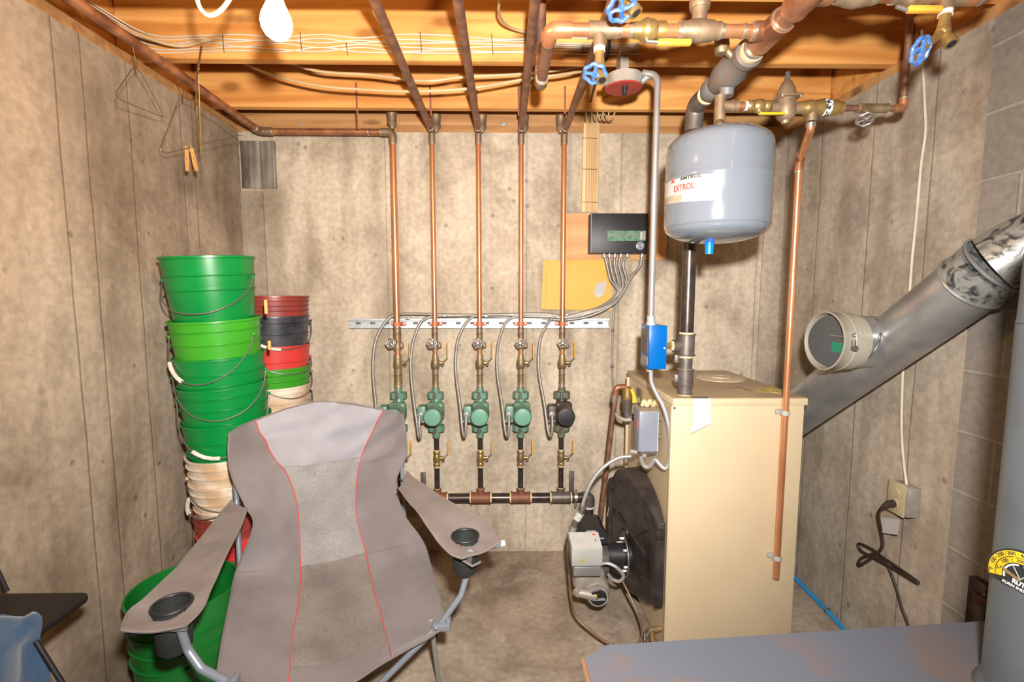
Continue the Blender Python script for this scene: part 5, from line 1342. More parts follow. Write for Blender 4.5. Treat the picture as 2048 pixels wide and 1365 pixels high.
mb.build('solder_ring', M['solder'], lb)
# dark gate valve behind the main
c = at(1444, 78, 1.45)
gb = thing('purge_valve', 'dark tarnished valve seen behind the left copper branch near the thick main', 'valve', V((c.x, 1.45, at(1444, 108, 1.45).z)))
MB().tube([at(1442, 108, 1.45), at(1443, 92, 1.45), at(1444, 60, 1.45)], [.016, .022, .016], 14).build('body', M['brass_d'], gb)
mb = MB(); handwheel(mb, at(1444, 58, 1.44), (0, -.5, 1), .024, .005, 4, 6); mb.build('handwheel', M['iron_g'], gb)
MB().tube([at(1443, 92, 1.45), V((rx-.02, 1.45, ZM))], .010, 10).build('side_nipple', M['brass_d'], gb)

# ---- right branch of the main
YQ = YT2; qX = lambda px: at(px, 24, YQ).x; Zq = ZM
rb_ = thing('copper_branch', 'right copper branch pipe running across the upper right corner to a rising elbow', 'pipe', V((qX(1800), YQ, Zq-.02)))
xe = qX(1972)
MB().tube([V((rx+.045, YQ, Zq)), V((xe-.02, YQ, Zq))], rr_, 24).build('pipe', M['copper_w'], rb_)
MB().tube(fillet([V((xe-.05, YQ, Zq)), V((xe, YQ, Zq)), V((xe, YQ, Zq+.05))], .035, 8), rr_*1.22, 24).build('elbow', M['copper_w'], rb_)
MB().cyl((xe, YQ, Zq+.03), (xe, YQ, JZ+.2), rr_, seg=20).build('ceiling_riser', M['copper_w'], rb_)
mb = MB()
for px in (1674, 1748, 1785, 1886, 1955): ring(mb, (qX(px), YQ, Zq), (1, 0, 0), rr_*1.22, .007)
mb.build('solder_ring', M['solder'], rb_)
mb = MB(); fitting(mb, (qX(1883), YQ, Zq), (qX(1925), YQ, Zq), rr_*1.25, .002); mb.cyl((qX(1890), YQ, Zq), (qX(1888), YQ-.004, Zq-.036), .0155); mb.build('tee', M['bronze'], rb_)
flow_check('bronze flow check valve at the top right of the photo beside the thick copper main', qX(1676), qX(1746), qX(1706), YQ, Zq, rr_)
xu0, xu1 = qX(1787), qX(1858); Wu = xu1-xu0
uv = thing('ball_valve', 'dark brass ball valve with an orange lever in the right copper branch', 'valve', V(((xu0+xu1)/2, YQ, Zq-.03)))
MB().lathe([(0, 0), (.018, 0), (.020, .005), (.020, Wu*.18), (.024, Wu*.26), (.029, Wu*.36), (.029, Wu*.50), (.0265, Wu*.55), (.0265, Wu*.68), (.021, Wu*.72), (.022, Wu*.78), (.022, Wu*.97), (0, Wu)], (xu0, YQ, Zq), (1, 0, 0), 12).build('body', M['brass_d'], uv)
MB().bb((qX(1806), YQ-.02, Zq-.044), (qX(1872), YQ-.005, Zq-.031), bev=.003).build('lever_grip', M['lever_o'], uv)
mb = MB(); mb.tube([V((qX(1785), YQ-.01, Zq-.03)), V((qX(1806), YQ-.013, Zq-.040))], .0045, 8); mb.build('lever_arm', M['steel'], uv)
wc = at(1841, 101, YQ-.03)
hose_drain('hose_drain', 'brass hose drain with a blue wheel near the upper right corner by the wall', (qX(1888), YQ-.004, Zq-.040), (-.15, -.1, -1), wc, (.35, -.9, -.4), (.15, -.55, -1), .85)

# =====================================================================
# flue pipe, draft regulator, outlet, tubing on the right
# =====================================================================
RF = .100
A = V((1.13, 2.13, at(1600, 815, 2.1).z)); 
P1 = at(1592, 828, 2.10); P2 = at(1790, 700, 1.72); P3 = at(1945, 565, 1.38)
fl2 = thing('flue_pipe', 'large shiny galvanized flue pipe rising from the boiler to the right', 'flue', P1-V((0, 0, .1)))
RF = .089
dirf = (P3-P1).normalized()
MB().tube([P1-dirf*.12, P3], RF, 48).build('lower_pipe', M['galv'], fl2)
# adjustable elbow toward the chimney (right wall)
E0 = P3; E3 = V((1.62, 1.28, P3.z+.17)); Ec = P3+dirf*.14
el = [E0-dirf*.005]
Q = [E0, E0+dirf*.075, V((1.425, 1.235, E0.z+.118)), V((1.489, 1.21, E0.z+.122))]
MB().tube([E0-dirf*.005, Q[1]], RF*1.025, 48).build('elbow_gore', M['spangle'], fl2)
MB().tube([Q[1], (Q[1]+Q[2])/2, Q[2], Q[3]], RF*1.02, 48).build('elbow_gore', M['spangle'], fl2)
MB().lathe([(RF*1.02, 0), (RF*1.5, 0), (RF*1.5, -.006), (RF*1.02, -.006)], (XR+.001, 1.21, E0.z+.122), (1, 0, 0), 40, closed=True).build('wall_collar', M['galv'], fl2)
mb = MB()
for p, d in ((E0, dirf), (Q[1], dirf*.7+(Q[2]-Q[1]).normalized()*.5)): mb.torus(p, RF*1.035, .005, d, 48)
mb.build('crimped_joint', M['galv'], fl2)
MB().tube([P1-dirf*.13, P1-dirf*.02], RF*1.01, 40).build('collar_pipe', M['spangle'], fl2)
MB().tube([V((bx1-.01, 2.14, P1.z-.02)), V((bx1+.10, 2.14, P1.z-.02))], .085, 32).build('boiler_collar', M['galv'], fl2)
# tee branch with the barometric damper
T0 = P1.lerp(P3, .44); T0 = at(1835, 720, 1.66); 
dc = at(1651, 682, 1.66); fdir = V((-.80, -.60, 0)).normalized()
tc = at(1770, 690, 1.60)
brn = thing('draft_regulator', 'round cream draft regulator with a green taped flap on the flue tee', 'damper', dc-V((0, 0, .1)))
jx = V((1.315, 1.665, dc.z-.006))
ax_ = (dc-jx).normalized()
MB().tube([jx-ax_*.02, dc-ax_*.05], .092, 48).build('tee_branch', M['galv'], fl2)
mb = MB(); mb.torus(jx.lerp(dc, .40), .0965, .0016, (ax_+V((0, .0, .9))*.42), 48); mb.build('branch_seam', M['iron'], fl2)
mb = MB()
for px, py, Y_ in ((1795, 634, 1.60),): mb.sphere(at(px, py, Y_), .005)
mb.build('rivet', M['chrome'], fl2)
o_ = dc
mb = MB(); mb.lathe([(.0925, -.095), (.096, -.094), (.096, -.076), (.101, -.074), (.101, -.04), (.103, -.038), (.103, -.034), (.101, -.032), (.101, .0), (.103, .003), (.103, .008), (.0985, .009), (.096, .004), (.095, -.04), (.093, -.045), (.091, -.095)], o_, ax_, 56, closed=True)
mb.build('collar_ring', M['cream'], brn)
q = V((0, 0, 1)).rotation_difference(ax_)
sx = ax_.cross(V((0, 0, 1))).normalized()   # sideways in the disc plane
tiltax = (ax_*math.cos(.28)+V((0, 0, 1)).cross(sx)*0+sx*math.sin(.28)*-1).normalized()
fc = o_-ax_*.022
MB().lathe([(0, .001), (.090, .001), (.091, -.001), (0, -.001)], fc, tiltax, 48).build('flap', M['plate'], brn)
mb = MB(); mb.cyl(fc+sx*.092+V((0, 0, .02)), fc-sx*.092+V((0, 0, .02)), .003, seg=8); mb.build('pivot_rod', M['steel'], brn)
# green tape on the flap
def discp(u, v, off=.002): 
    s_ = tiltax.cross(V((0, 0, 1))).normalized(); up = s_.cross(tiltax).normalized(); return fc+s_*u+up*v+tiltax*off
sgn = 1 if (at(1690, 690, 1.44)-at(1650, 690, 1.44)).dot(tiltax.cross(V((0, 0, 1)))) > 0 else -1
mb = MB(); c4 = [discp(sgn*.004, -.002), discp(sgn*.066, -.004), discp(sgn*.060, -.040), discp(sgn*.004, -.036)]
vs = [mb.bm.verts.new(p) for p in c4]; vb = [mb.bm.verts.new(p+tiltax*.0006) for p in c4]; mb.bm.faces.new(vs); mb.bm.faces.new(vb[::-1])
for k in range(4): mb.bm.faces.new((vs[k], vb[k], vb[(k+1) % 4], vs[(k+1) % 4]))
mb.build('green_tape', M['green_tape'], brn)
# adjusting weight and marks on the outside of the ring, camera side
side = V((0, -1, 0)); side = (side-ax_*side.dot(ax_)).normalized()
wp = o_-ax_*.022+side*.103
mb = MB(); mb.tube([wp+V((0, 0, .012)), wp+V((0, 0, -.014))], .007, 10); mb.cyl(wp+V((0, 0, -.014)), wp+side*.012+V((0, 0, -.014)), .0095, seg=16); mb.build('weight_knob', M['iron_g'], brn)
mb = MB(); mb.tube([wp+V((0, 0, .03))+ax_*.008, wp+V((0, 0, .037))-ax_*.006], .0012, 5); mb.tube([wp+V((0, 0, .026))+ax_*.006, wp+V((0, 0, .024))-ax_*.006], .0009, 5); mb.build('scale_mark', M['ink'], brn)
mb = MB(); mb.sphere(o_-ax_*.055+side*.093+V((0, 0, .035)), .005); mb.build('ring_screw', M['chrome'], brn)

# electrical outlet on the right wall
oc2 = atx(1793, 996, XR-.045)
ot = thing('wall_outlet', 'ivory electrical outlet in a grey surface box on the right wall', 'outlet', V((XR-.02, oc2.y, oc2.z-.06)))
MB().bb((XR-.045, oc2.y-.052, oc2.z-.055), (XR-.001, oc2.y+.030, oc2.z+.055), bev=.004).build('surface_box', M['grey_dust'], ot)
MB().bb((XR-.050, oc2.y-.040, oc2.z-.060), (XR-.0445, oc2.y+.036, oc2.z+.060), bev=.002).build('cover_plate', M['ivory'], ot)
mb = MB()
for s_ in (-1, 1): mb.lathe([(0, .003), (.016, .003), (.017, 0)], (XR-.050, oc2.y, oc2.z+s_*.022), (-1, 0, 0), 24)
mb.build('receptacle', M['ivory'], ot)
cd_ = thing('power_cord', 'dark brown power cord plugged into the wall outlet and looped in the air', 'cord', V((XR-.08, oc2.y, oc2.z-.05)))
pl0 = V((XR-.054, oc2.y, oc2.z-.022))
MB().tube([pl0, pl0+V((-.02, 0, -.002)), pl0+V((-.045, -.004, -.012))], [.014, .013, .006], 14).build('plug', M['cordb'], cd_)
YW = lambda px, py, o=.03: atx(px, py, XR-o)
pts = [pl0+V((-.045, -.004, -.012)), YW(1757, 1030, .08), YW(1763, 1070, .04), YW(1764, 1095, .035), YW(1745, 1115, .035), YW(1718, 1132, .03), YW(1722, 1118, .03), YW(1750, 1106, .03), YW(1742, 1098, .03), YW(1718, 1088, .03), YW(1722, 1102, .03), YW(1750, 1118, .025), YW(1790, 1140, .025), YW(1832, 1165, .03), YW(1830, 1160, .02), YW(1790, 1132, .02), YW(1755, 1108, .02)]
MB().tube(spline(pts, 8), .0055, 8).build('coiled_cord', M['cordb'], cd_)
MB().tube(spline([YW(1745, 1112, .02), YW(1772, 1128, .02), YW(1790, 1170, .02), YW(1803, 1215, .02), YW(1818, 1258, .02), YW(1830, 1330, .03)], 8), .005, 8).build('hanging_cord', M['cordb'], cd_)
mb = MB(); a, b, c, d = YW(1757, 1034, .045), YW(1799, 1040, .045), YW(1795, 1071, .045), YW(1763, 1066, .045)
vs = [mb.bm.verts.new(p) for p in (a, b, c, d)]; vb = [mb.bm.verts.new(p+V((.0012, 0, 0))) for p in (a, b, c, d)]; mb.bm.faces.new(vs); mb.bm.faces.new(vb[::-1])
for k in range(4): mb.bm.faces.new((vs[k], vb[k], vb[(k+1) % 4], vs[(k+1) % 4]))
mb.build('paper_tag', M['label'], cd_)
cable('wall_cable', [YW(1844, 60, .012), YW(1845, 110, .012), YW(1849, 200, .01), YW(1851, 262, .01), YW(1842, 330, .01), YW(1833, 430, .01), YW(1824, 520, .01), YW(1818, 600, .01), YW(1810, 680, .01), YW(1805, 760, .01), YW(1803, 850, .01), YW(1806, 910, .01), V((XR-.02, oc2.y-.01, oc2.z+.052))], .0045, M['nm_w'], 'cream cable hanging down the right wall to the outlet', n=6)
# blue tubing on the floor
tag(MB().tube(spline([V((1.40, 2.47, .10)), V((1.455, 2.40, .05)), V((1.472, 2.28, .016)), V((1.470, 2.10, .0125)), V((1.462, 1.95, .0125)), V((1.44, 1.80, .0125)), V((1.38, 1.62, .0125))], 8), .0105, 12).build('blue_tubing', M['pex']), 'blue plastic tubing running along the floor beside the boiler', 'tube')
c = V((1.467, 2.03, .0145)); tag(MB().torus(c, .012, .003, (.05, -1, 0), 18, 6).build('tube_ring', M['iron_g']), 'dark ring around the blue floor tubing', 'clamp')

# =====================================================================
# wood stove and stovepipe in the right foreground
# =====================================================================
ZS = .80
s_ = [atz(1170, 1317, ZS), atz(1212, 1291, ZS), atz(1968, 1243, ZS), atz(1992, 1252, ZS)]
sv = thing('wood_stove', 'grey steel wood stove in the lower right foreground, only its flat top in view', 'stove', V((.5, .55, 0)))
dirb = (s_[2]-s_[1]).normalized(); perp = V((dirb.y, -dirb.x, 0)).normalized()
perp = V((0, -1, 0)).lerp(perp, .3).normalized()
fl_ = s_[0]+perp*.50; fr_ = s_[3]+V((.06, 0, 0))+perp*.56
poly = [s_[0], s_[1], s_[2], s_[3]+V((.012, -.01, 0)), fr_, fl_]
mb = MB(); n = len(poly)
top = [mb.bm.verts.new((p.x, p.y, ZS)) for p in poly]; bot = [mb.bm.verts.new((p.x, p.y, ZS-.010)) for p in poly]
mb.bm.faces.new(top); mb.bm.faces.new(bot[::-1])
for k in range(n): mb.bm.faces.new((top[k], top[(k+1) % n], bot[(k+1) % n], bot[k]))
mb.build('top_plate', M['stove'], sv)
ctr = sum((V((p.x, p.y, 0)) for p in poly), V())/n
mb = MB(); ins = [ctr+(V((p.x, p.y, 0))-ctr)*.93 for p in poly]
top = [mb.bm.verts.new((p.x, p.y, ZS-.010)) for p in ins]; bot = [mb.bm.verts.new((p.x, p.y, .14)) for p in ins]
mb.bm.faces.new(top); mb.bm.faces.new(bot[::-1])
for k in range(n): mb.bm.faces.new((top[k], top[(k+1) % n], bot[(k+1) % n], bot[k]))
mb.build('firebox', M['stove'], sv)
a = s_[0]; b = fl_
mb = MB(); mb.tube([V((a.x-.0015, a.y, ZS-.005)), V((b.x-.0015, b.y, ZS-.005))], .0050, 4); mb.build('rusty_edge', M['stove_edge'], sv)
for p in (ins[0], ins[2], ins[4], ins[5]):
    q_ = p+(ctr-p)*.08; MB().cyl((q_.x, q_.y, 0), (q_.x, q_.y, .145), .02, .026, seg=12).build('leg', M['stove'], sv)
# stovepipe
PY = .68; PR = .075
pxl = at(1996, 1150, PY).x; PX = pxl+PR*1.30
pxz = at(2042, 560, PY).z
sp_ = thing('stovepipe', 'blue-grey stovepipe standing on the stove at the right edge of the photo', 'flue', V((PX, PY, ZS)))
zs = pxz-.02
MB().lathe([(PR*.98, ZS-.005), (PR*1.12, ZS), (PR*1.12, ZS+.006), (PR*1.03, ZS+.02), (PR*1.0, ZS+.03), (PR, zs-.045)], (PX, PY, 0), (0, 0, 1), 56).build('lower_section', M['stovepipe'], sp_)
MB().lathe([(PR*.985, zs-.05), (PR*.985, zs-.045), (PR*1.01, zs-.044), (PR*.99, zs-.04), (PR*.975, zs+.02), ], (PX, PY, 0), (0, 0, 1), 56).build('upper_section', M['stovepipe'], sp_)
MB().tube(fillet([V((PX, PY, zs+.01)), V((PX, PY, zs+.10)), V((PX+.35, PY+.02, zs+.16))], .09, 6), PR*.98, 40).build('elbow', M['stovepipe'], sp_)
# dial thermometer on the pipe
dr_ = ray(2044, 1160); ox, oy = CAM.x-PX, CAM.y-PY; RR = PR+.004
qa = dr_.x**2+dr_.y**2; qb = 2*(ox*dr_.x+oy*dr_.y); qc = ox*ox+oy*oy-RR*RR
tc3 = CAM+dr_*((-qb-math.sqrt(max(0, qb*qb-4*qa*qc)))/(2*qa))
nrm = V((tc3.x-PX, tc3.y-PY, 0)).normalized()
th = thing('stove_thermometer', 'magnetic dial thermometer with yellow to orange scale on the stovepipe', 'thermometer', tc3)
xd = V((0, 0, 1)).cross(nrm)*-1; xd = V((nrm.y*-1, nrm.x, 0)).normalized(); 
if xd.x < 0: xd = -xd
tilt = math.radians(-4); yd = nrm.cross(xd); 
if yd.z < 0: yd = -yd
x2 = xd*math.cos(tilt)+yd*math.sin(tilt); y2 = -xd*math.sin(tilt)+yd*math.cos(tilt)
TF = frame(tc3, x2, y2); 
if TF.to_3x3().col[2].dot(nrm) < 0: print('FLIP')
Rt = .0405
def arc(r0, r1, a0, a1, n=30):
    return [(r0*math.cos(math.radians(a0+(a1-a0)*k/n)), r0*math.sin(math.radians(a0+(a1-a0)*k/n))) for k in range(n+1)]+[(r1*math.cos(math.radians(a1-(a1-a0)*k/n)), r1*math.sin(math.radians(a1-(a1-a0)*k/n))) for k in range(n+1)]
outer = [(Rt*1.06*math.cos(math.radians(t)), Rt*1.06*math.sin(math.radians(t))) for t in range(-22, 203, 6)]
TFo = TF @ Matrix.Translation((0, 0, -.001))
MB().prism(outer, .003, TFo).build('dial_plate', M['black'], th)
def band(r0, r1, a0, a1, m, nm): MB().prism(arc(r0, r1, a0, a1), .0006, TF @ Matrix.Translation((0, 0, .0022))).build(nm, m, th)
for r0, r1 in ((Rt*.80, Rt*1.0), (Rt*.58, Rt*.77)):
    band(r0, r1, 115, 200, M['yel_dial'], 'yellow_band'); band(r0, r1, 60, 115, mat('dial_amber', (.85, .40, .01), .45) if r0 > .03 else bpy.data.materials['dial_amber'], 'amber_band'); band(r0, r1, -18, 60, M['or_dial'], 'orange_band')
band(Rt*.48, Rt*.54, 105, 200, M['label'], 'inner_ring'); band(Rt*.48, Rt*.54, 20, 88, M['label'], 'inner_ring')
def dtext(s, ang, r, size, m=M['ink'], xs=1):
    a = math.radians(ang); TM_ = TF @ Matrix.Translation((r*math.cos(a), r*math.sin(a), .0031)) @ Matrix.Rotation(a-PI/2, 4, 'Z')
    text_mesh(s, size, TM_, m, th, 'dial_lettering', .0002, .0001, xs=xs)
for s, an in (('°F', 190), ('100', 166), ('200', 141), ('300', 116), ('400', 90), ('500', 64)): dtext(s, an, Rt*.9, .0075)
for s, an in (('°C', 176), ('100', 143), ('200', 98), ('300', 55)): dtext(s, an, Rt*.675, .0072)
for an in (153, 128, 103, 77): dtext('•', an, Rt*.9, .005)
dtext('•', 120, Rt*.675, .005)
text_mesh('RUTLAND', .0098, TF @ Matrix.Translation((.010, -.0070, .0031)), M['label'], th, 'maker_lettering', .0003, .0004, xs=.85)
text_mesh('BURN INDICATOR', .0056, TF @ Matrix.Translation((.004, -.0152, .0031)), M['label'], th, 'dial_lettering', .0003, .0002, xs=1.05)
mb = MB(); mb.prism([(.002, -.002), (-.002, .002), (-.024, .008), (-.018, .001)], .001, TF @ Matrix.Translation((0, 0, .0045))); mb.build('needle', M['brass'], th)
mb = MB()
for an in (125, 60): 
    a = math.radians(an); mb.tube([TF @ V((0, 0, .0035)), TF @ V((Rt*.5*math.cos(a), Rt*.5*math.sin(a), .0035))], .0005, 5)
mb.build('scale_line', M['label'], th)

# dark iron stand behind the stove
c = at(1965, 1200, 1.38)
ir = thing('iron_post', 'dark rusty iron post with a collar standing behind the stove at right', 'post', V((c.x, 1.38, 0)))
x0_ = at(1958, 1200, 1.38).x; x1_ = at(1998, 1200, 1.38).x
MB().bb((x0_, 1.36, 0), (x1_, 1.42, at(1970, 1165, 1.38).z), bev=.006).build('post', M['iron'], ir)
zc3 = at(1960, 1203, 1.36).z
MB().lathe([(0, -.012), (.028, -.012), (.031, -.006), (.031, .006), (.028, .012), (0, .012)], (x0_+.012, 1.37, zc3), (0, 0, 1), 24).build('collar', mat('dark_rust', (.10, .045, .03), .7, .2), ir)
mb = MB()
for py in (1177, 1190): mb.tube([at(1968, py, 1.352), at(1985, py+7, 1.352)], .005, 8)
mb.build('bracket_slot', mat('dull_rust_slot', (.14, .09, .055), .7), ir)

# =====================================================================
# pails
# =====================================================================
def pail(m, label, base, rad=.151, hh=.37, rot=0.0, tilt=(0, 0), ribs=(.60, .78, .90), handle=None, grip=False, group=None, sticker=None, rr=.87, name='pail'):
    t = thing(name, label, 'bucket', base, group)
    t.rotation_euler = (tilt[0], tilt[1], rot) if isinstance(tilt, tuple) else (tilt @ Euler((0, 0, rot)).to_quaternion()).to_euler()
    def rad_at(h): return rad*(rr+(1-rr)*h/hh)
    pr = [(0, .004), (rad_at(0)-.006, .004), (rad_at(0)-.002, 0), (rad_at(0), .006)]
    for f in ribs:
        h = hh*f; pr += [(rad_at(h), h-.005), (rad_at(h)+.006, h-.003), (rad_at(h)+.0065, h), (rad_at(h), h+.001)]
    pr += [(rad_at(hh)-.001, hh-.010), (rad_at(hh)+.004, hh-.008), (rad_at(hh)+.004, hh-.001), (rad_at(hh)+.001, hh), (rad_at(hh)-.003, hh-.002)]
    pr += [(rad_at(h)-.0035, h) for h in (hh*.9, hh*.5, .02)]+[(rad_at(0)-.008, .008), (0, .008)]
    def B(mb, nm, mm):
        ob = mb.build(nm, mm, None, origin=(0, 0, 0)); ob.parent = t; ob.location = (0, 0, 0); return ob
    B(MB().lathe(pr, (0, 0, 0), (0, 0, 1), 48), 'body', m)
    if handle is not None:
        # bail drooping against the side; lugs at +-x
        hz, drop, hr, a0, a1, ga = handle
        r = rad_at(hz)+.010; pts = []
        n = 20
        for k in range(n+1):
            u = k/n; a = math.radians(a0+(a1-a0)*u); d = drop*math.sin(PI*u)**.75
            pts.append(V((r*math.sin(a)*(1+hr*math.sin(PI*u)), -r*math.cos(a)*(1+hr*math.sin(PI*u)), hz-d)))
        hb = B(MB().tube(spline(pts, 3), .0023, 8), 'bail', M['wire'])
        for p in (pts[0], pts[-1]): B(MB().sphere(p*1.0, .007), 'bail_ear', m)
        if grip:
            i = int(n*ga); g = B(MB().tube([pts[i-2], pts[i-1], pts[i], pts[i+1], pts[i+2]], .0075, 12), 'grip', M['grip']) 
    if sticker:
        a0, a1, h0, h1, mm = sticker; rows = []
        for h in (h0, h1): rows.append([V(((rad_at(h)+.0006)*math.sin(a0+(a1-a0)*k/8), -(rad_at(h)+.0006)*math.cos(a0+(a1-a0)*k/8), h)) for k in range(9)])
        B(MB().grid(rows, .0006), 'sticker', mm)
    return t
HH = .37
def from_rim(px, py, Y):   # centre of the rim -> base of pail
    p = at(px, py, Y); return V((p.x, p.y, at(px, py, Y-.15).z-HH))
tl = math.radians(-2.0)
g1 = 'pails of the tall front stack'
face = math.degrees(math.atan2(-1.07, 1.85))   # direction toward the camera
stk = MBL = None
S = [
 (430, 508, 1.84, M['dgreen'], 'dark green pail at the very top of the tall stack', (.29, .12, .03, -98, 66, .5), False, (.82, .68)),
 (448, 640, 1.85, M['lgreen'], 'lime green pail second from the top of the tall stack', (.31, .16, .04, -100, 50, .28), True, (.63, .77, .90)),
 (455, 716, 1.86, M['dgreen'], 'dark green pail directly beneath the lime green one', (.30, .15, .03, -85, 72, .3), False, (.60, .72, .84)),
 (463, 775, 1.87, M['dgreen'], 'dark green pail fourth from the top, its white grip hanging in front', (.31, .19, .04, -95, 74, .42), True, (.63, .78, .90)),
 (469, 848, 1.88, M['dgreen'], 'dark green pail fifth from the top, lowest green one in the tall stack', None, False, (.82, .68)),
 (474, 916, 1.89, M['white_p'], 'rust-stained white pail just under the green pails', (.28, .10, .03, -90, 80, .5), False, (.55, .64, .73, .82, .91)),
 (476, 968, 1.895, M['white_p'], 'white pail second below the green ones with a white grip at its left', (.33, .07, .06, -120, 20, .25), True, (.62, .72, .82, .91)),
 (478, 1030, 1.90, M['dred_p'], 'dark red pail low in the tall stack behind the chair arm', (.32, .12, .03, -110, 60, .6), False, (.66, .75, .84, .92)),
 (480, 1076, 1.90, M['red_p'], 'bright red pail below the dark red one, seen past the chair pole', None, False, (.7, .8, .9)),
 (481, 1122, 1.90, M['yellow_p'], 'yellow pail at the bottom of the tall stack, standing on the floor', None, False, (.7, .8, .9)),
]
B0 = V((-1.048, 1.90, 0)); t_p = from_rim(430, 508, 1.84); B1 = V((t_p.x, t_p.y, 1.154))
axl = (B1-B0).normalized(); eu = V((0, 0, 1)).rotation_difference(axl)
for i, (px, py, Y, m, lb_, hd, gr, rb) in enumerate(S):
    b = from_rim(px, py, Y)
    if i == len(S)-1: b.z = 0.0
    s_a = (b.z)/1.154; b.x = B0.x+(B1.x-B0.x)*s_a; b.y = B0.y+(B1.y-B0.y)*s_a
    st_k = (-1.25, -.85, HH*.42, HH*.58, mat('sticker_print', (.6, .62, .62), .5, 0, (.10, .25, .42), 40, 1)) if i == 1 else None
    f = 1.0 if i < 9 else 1
    pail(m, lb_, b, rot=math.radians(28 if i else 25), tilt=eu, ribs=rb, handle=hd, grip=gr, group=g1, sticker=st_k, rr=.80)
g2 = 'pails of the rear stack'
S2 = [
 (548, 592, M['dred_p'], 'dark red pail at the top of the rear stack', None, False, (.82, .88, .94)),
 (549, 634, M['black_p'], 'black pail under the dark red one in the rear stack', (.34, .12, .04, -60, 100, .35), True, (.60, .78, .92)),
 (551, 695, M['red_p'], 'bright red pail beneath the black one in the rear stack', (.30, .06, .03, -30, 105, .5), False, (.70, .80)),
 (552, 741, M['lgreen'], 'lime green pail in the rear stack', (.33, .10, .03, -30, 100, .5), False, (.84, .92)),
 (553, 780, M['white_p'], 'cream pail directly under the lime green one in the rear stack', (.33, .10, .03, -30, 100, .5), False, (.66, .80, .92)),
]
Y2 = 2.30
zl = None
for i, (px, py, m, lb_, hd, gr, rb) in enumerate(S2):
    b = from_rim(px, py, Y2)
    pail(m, lb_, b, rot=math.radians(20), ribs=rb, handle=hd, grip=gr, group=g2, rr=.80); zl = b.z
k = 0; xx = b.x
while zl > .02:
    st = .13 if zl > .2 else zl
    zl = max(0, zl-st)
    pail(M['white_p'], 'cream pail low in the rear stack, behind the camping chair', V((xx+.002*k, Y2, zl)), rot=.3, ribs=(.7, .85), group='hidden pails of the rear stack', rr=.80); k += 1
# wooden sticks poking between the pails
for (px, py0, py1, Y, lb_) in ((532, 600, 628, 1.80, 'upper pale wooden stick between the two pail stacks'), (539, 682, 700, 1.80, 'lower pale wooden stick between the two pail stacks')):
    a = at(px, py1, Y+.05); b = at(px, py0, Y+.05); tag(MB().box((a+b)/2, (.010, .008, abs(b.z-a.z)), bev=.001).build('wooden_stick', M['pin']), lb_, 'stick', 'sticks between the pails')
# big green bucket on the floor
gb2 = V((-1.045, 1.50, 0))
pail(M['gpail'], 'large green bucket on the floor behind the left arm of the chair', gb2, rad=.155, hh=.50, rot=.4, ribs=(.62, .72, .82), rr=.86, name='bucket')

# =====================================================================
# hangers and clothespins on the left copper pipe
# =====================================================================
def wire(t, pts, nm='wire', r=.0013, m=None, sm=False):
    P = [V(p) for p in pts]
    return MB().tube(spline(P, 6) if sm else fillet(P, .008, 3), r, 6).build(nm, m or M['hanger'], t)
def pipe_pt(Y):   # the forward run of the left pipe
    lx = at(520, 266, YP).x; u = (YP-Y)/(YP-.2); return V((lx+.06*u, Y, ZTOP))
h1 = pipe_pt(1.68)
def hanger(lb_, Y, ang, drop, w_=.40, hgt=.13, swing=0, twist=0.0, m=None):
    p = pipe_pt(Y); t = thing('wire_hanger', lb_, 'hanger', p, 'wire coat hangers')
    d = V((math.sin(ang), math.cos(ang), 0)); up = V((0, 0, 1)); n_ = d.cross(up)
    R0 = .020
    hook = [p+(d*math.cos(a)+up*math.sin(a))*(R0) for a in [math.radians(x) for x in (-30, 10, 50, 90, 130, 170, 200)]]
    hook += [p+up*(-.045)-d*.004, p+up*(-.07)]
    apex = p+up*(-.075)
    wire(t, hook, 'hook', .0014, m, True)
    # swing the body around the pipe point
    q = Matrix.Rotation(swing, 3, n_)
    def T(v): return apex+q @ (v)
    L_ = T(-d*w_/2-up*hgt); R_ = T(d*w_/2-up*hgt)
    wire(t, [apex, T(-d*.03-up*.012), L_+up*.012, L_, L_+d*.02-up*.004, R_-d*.02-up*.004, R_, R_+up*.012, T(d*.03-up*.012), apex], 'shoulder_wire', .0013, m)
    mb = MB(); mb.tube([apex+up*.0, apex+up*.03], .0028, 8); mb.build('twist', m or M['hanger'], t)
    return t
hanger('leftmost wire hanger hooked on the copper pipe near the left wall', 1.66, math.radians(-12), 0, .30, .12, math.radians(8))
hanger('bent middle wire hanger carrying the clothespins', 1.90, math.radians(30), 0, .34, .16, math.radians(24))
hanger('shiny brassy wire hanger hanging edge-on, right of the others', 1.98, math.radians(-35), 0, .30, .15, math.radians(-62), m=M['brass'])
for k, (px, an) in enumerate(((374, .03), (388, -.16))):
    a = at(px, 318, 1.93)
    t = thing('clothespin', ['left', 'right'][k]+' of the two wooden clothespins clipped on a wire hanger', 'clothespin', a, 'wooden clothespins')
    Mr = Matrix.Translation(a) @ Matrix.Rotation(an, 4, 'Y')
    for s2 in (-1, 1):
        MB().prism([(s2*.0008, .046), (s2*.0042, .046), (s2*.0060, -.01), (s2*.0042, -.046), (s2*.0022, -.046)], .009, Mr @ frame((0, .0045, 0), (1, 0, 0), (0, 0, 1))).build('prong', M['pin'], t)
    MB().torus(a+V((0, -.005, 0)), .003, .0009, (0, 1, 0), 12, 5).build('spring', M['steel'], t)

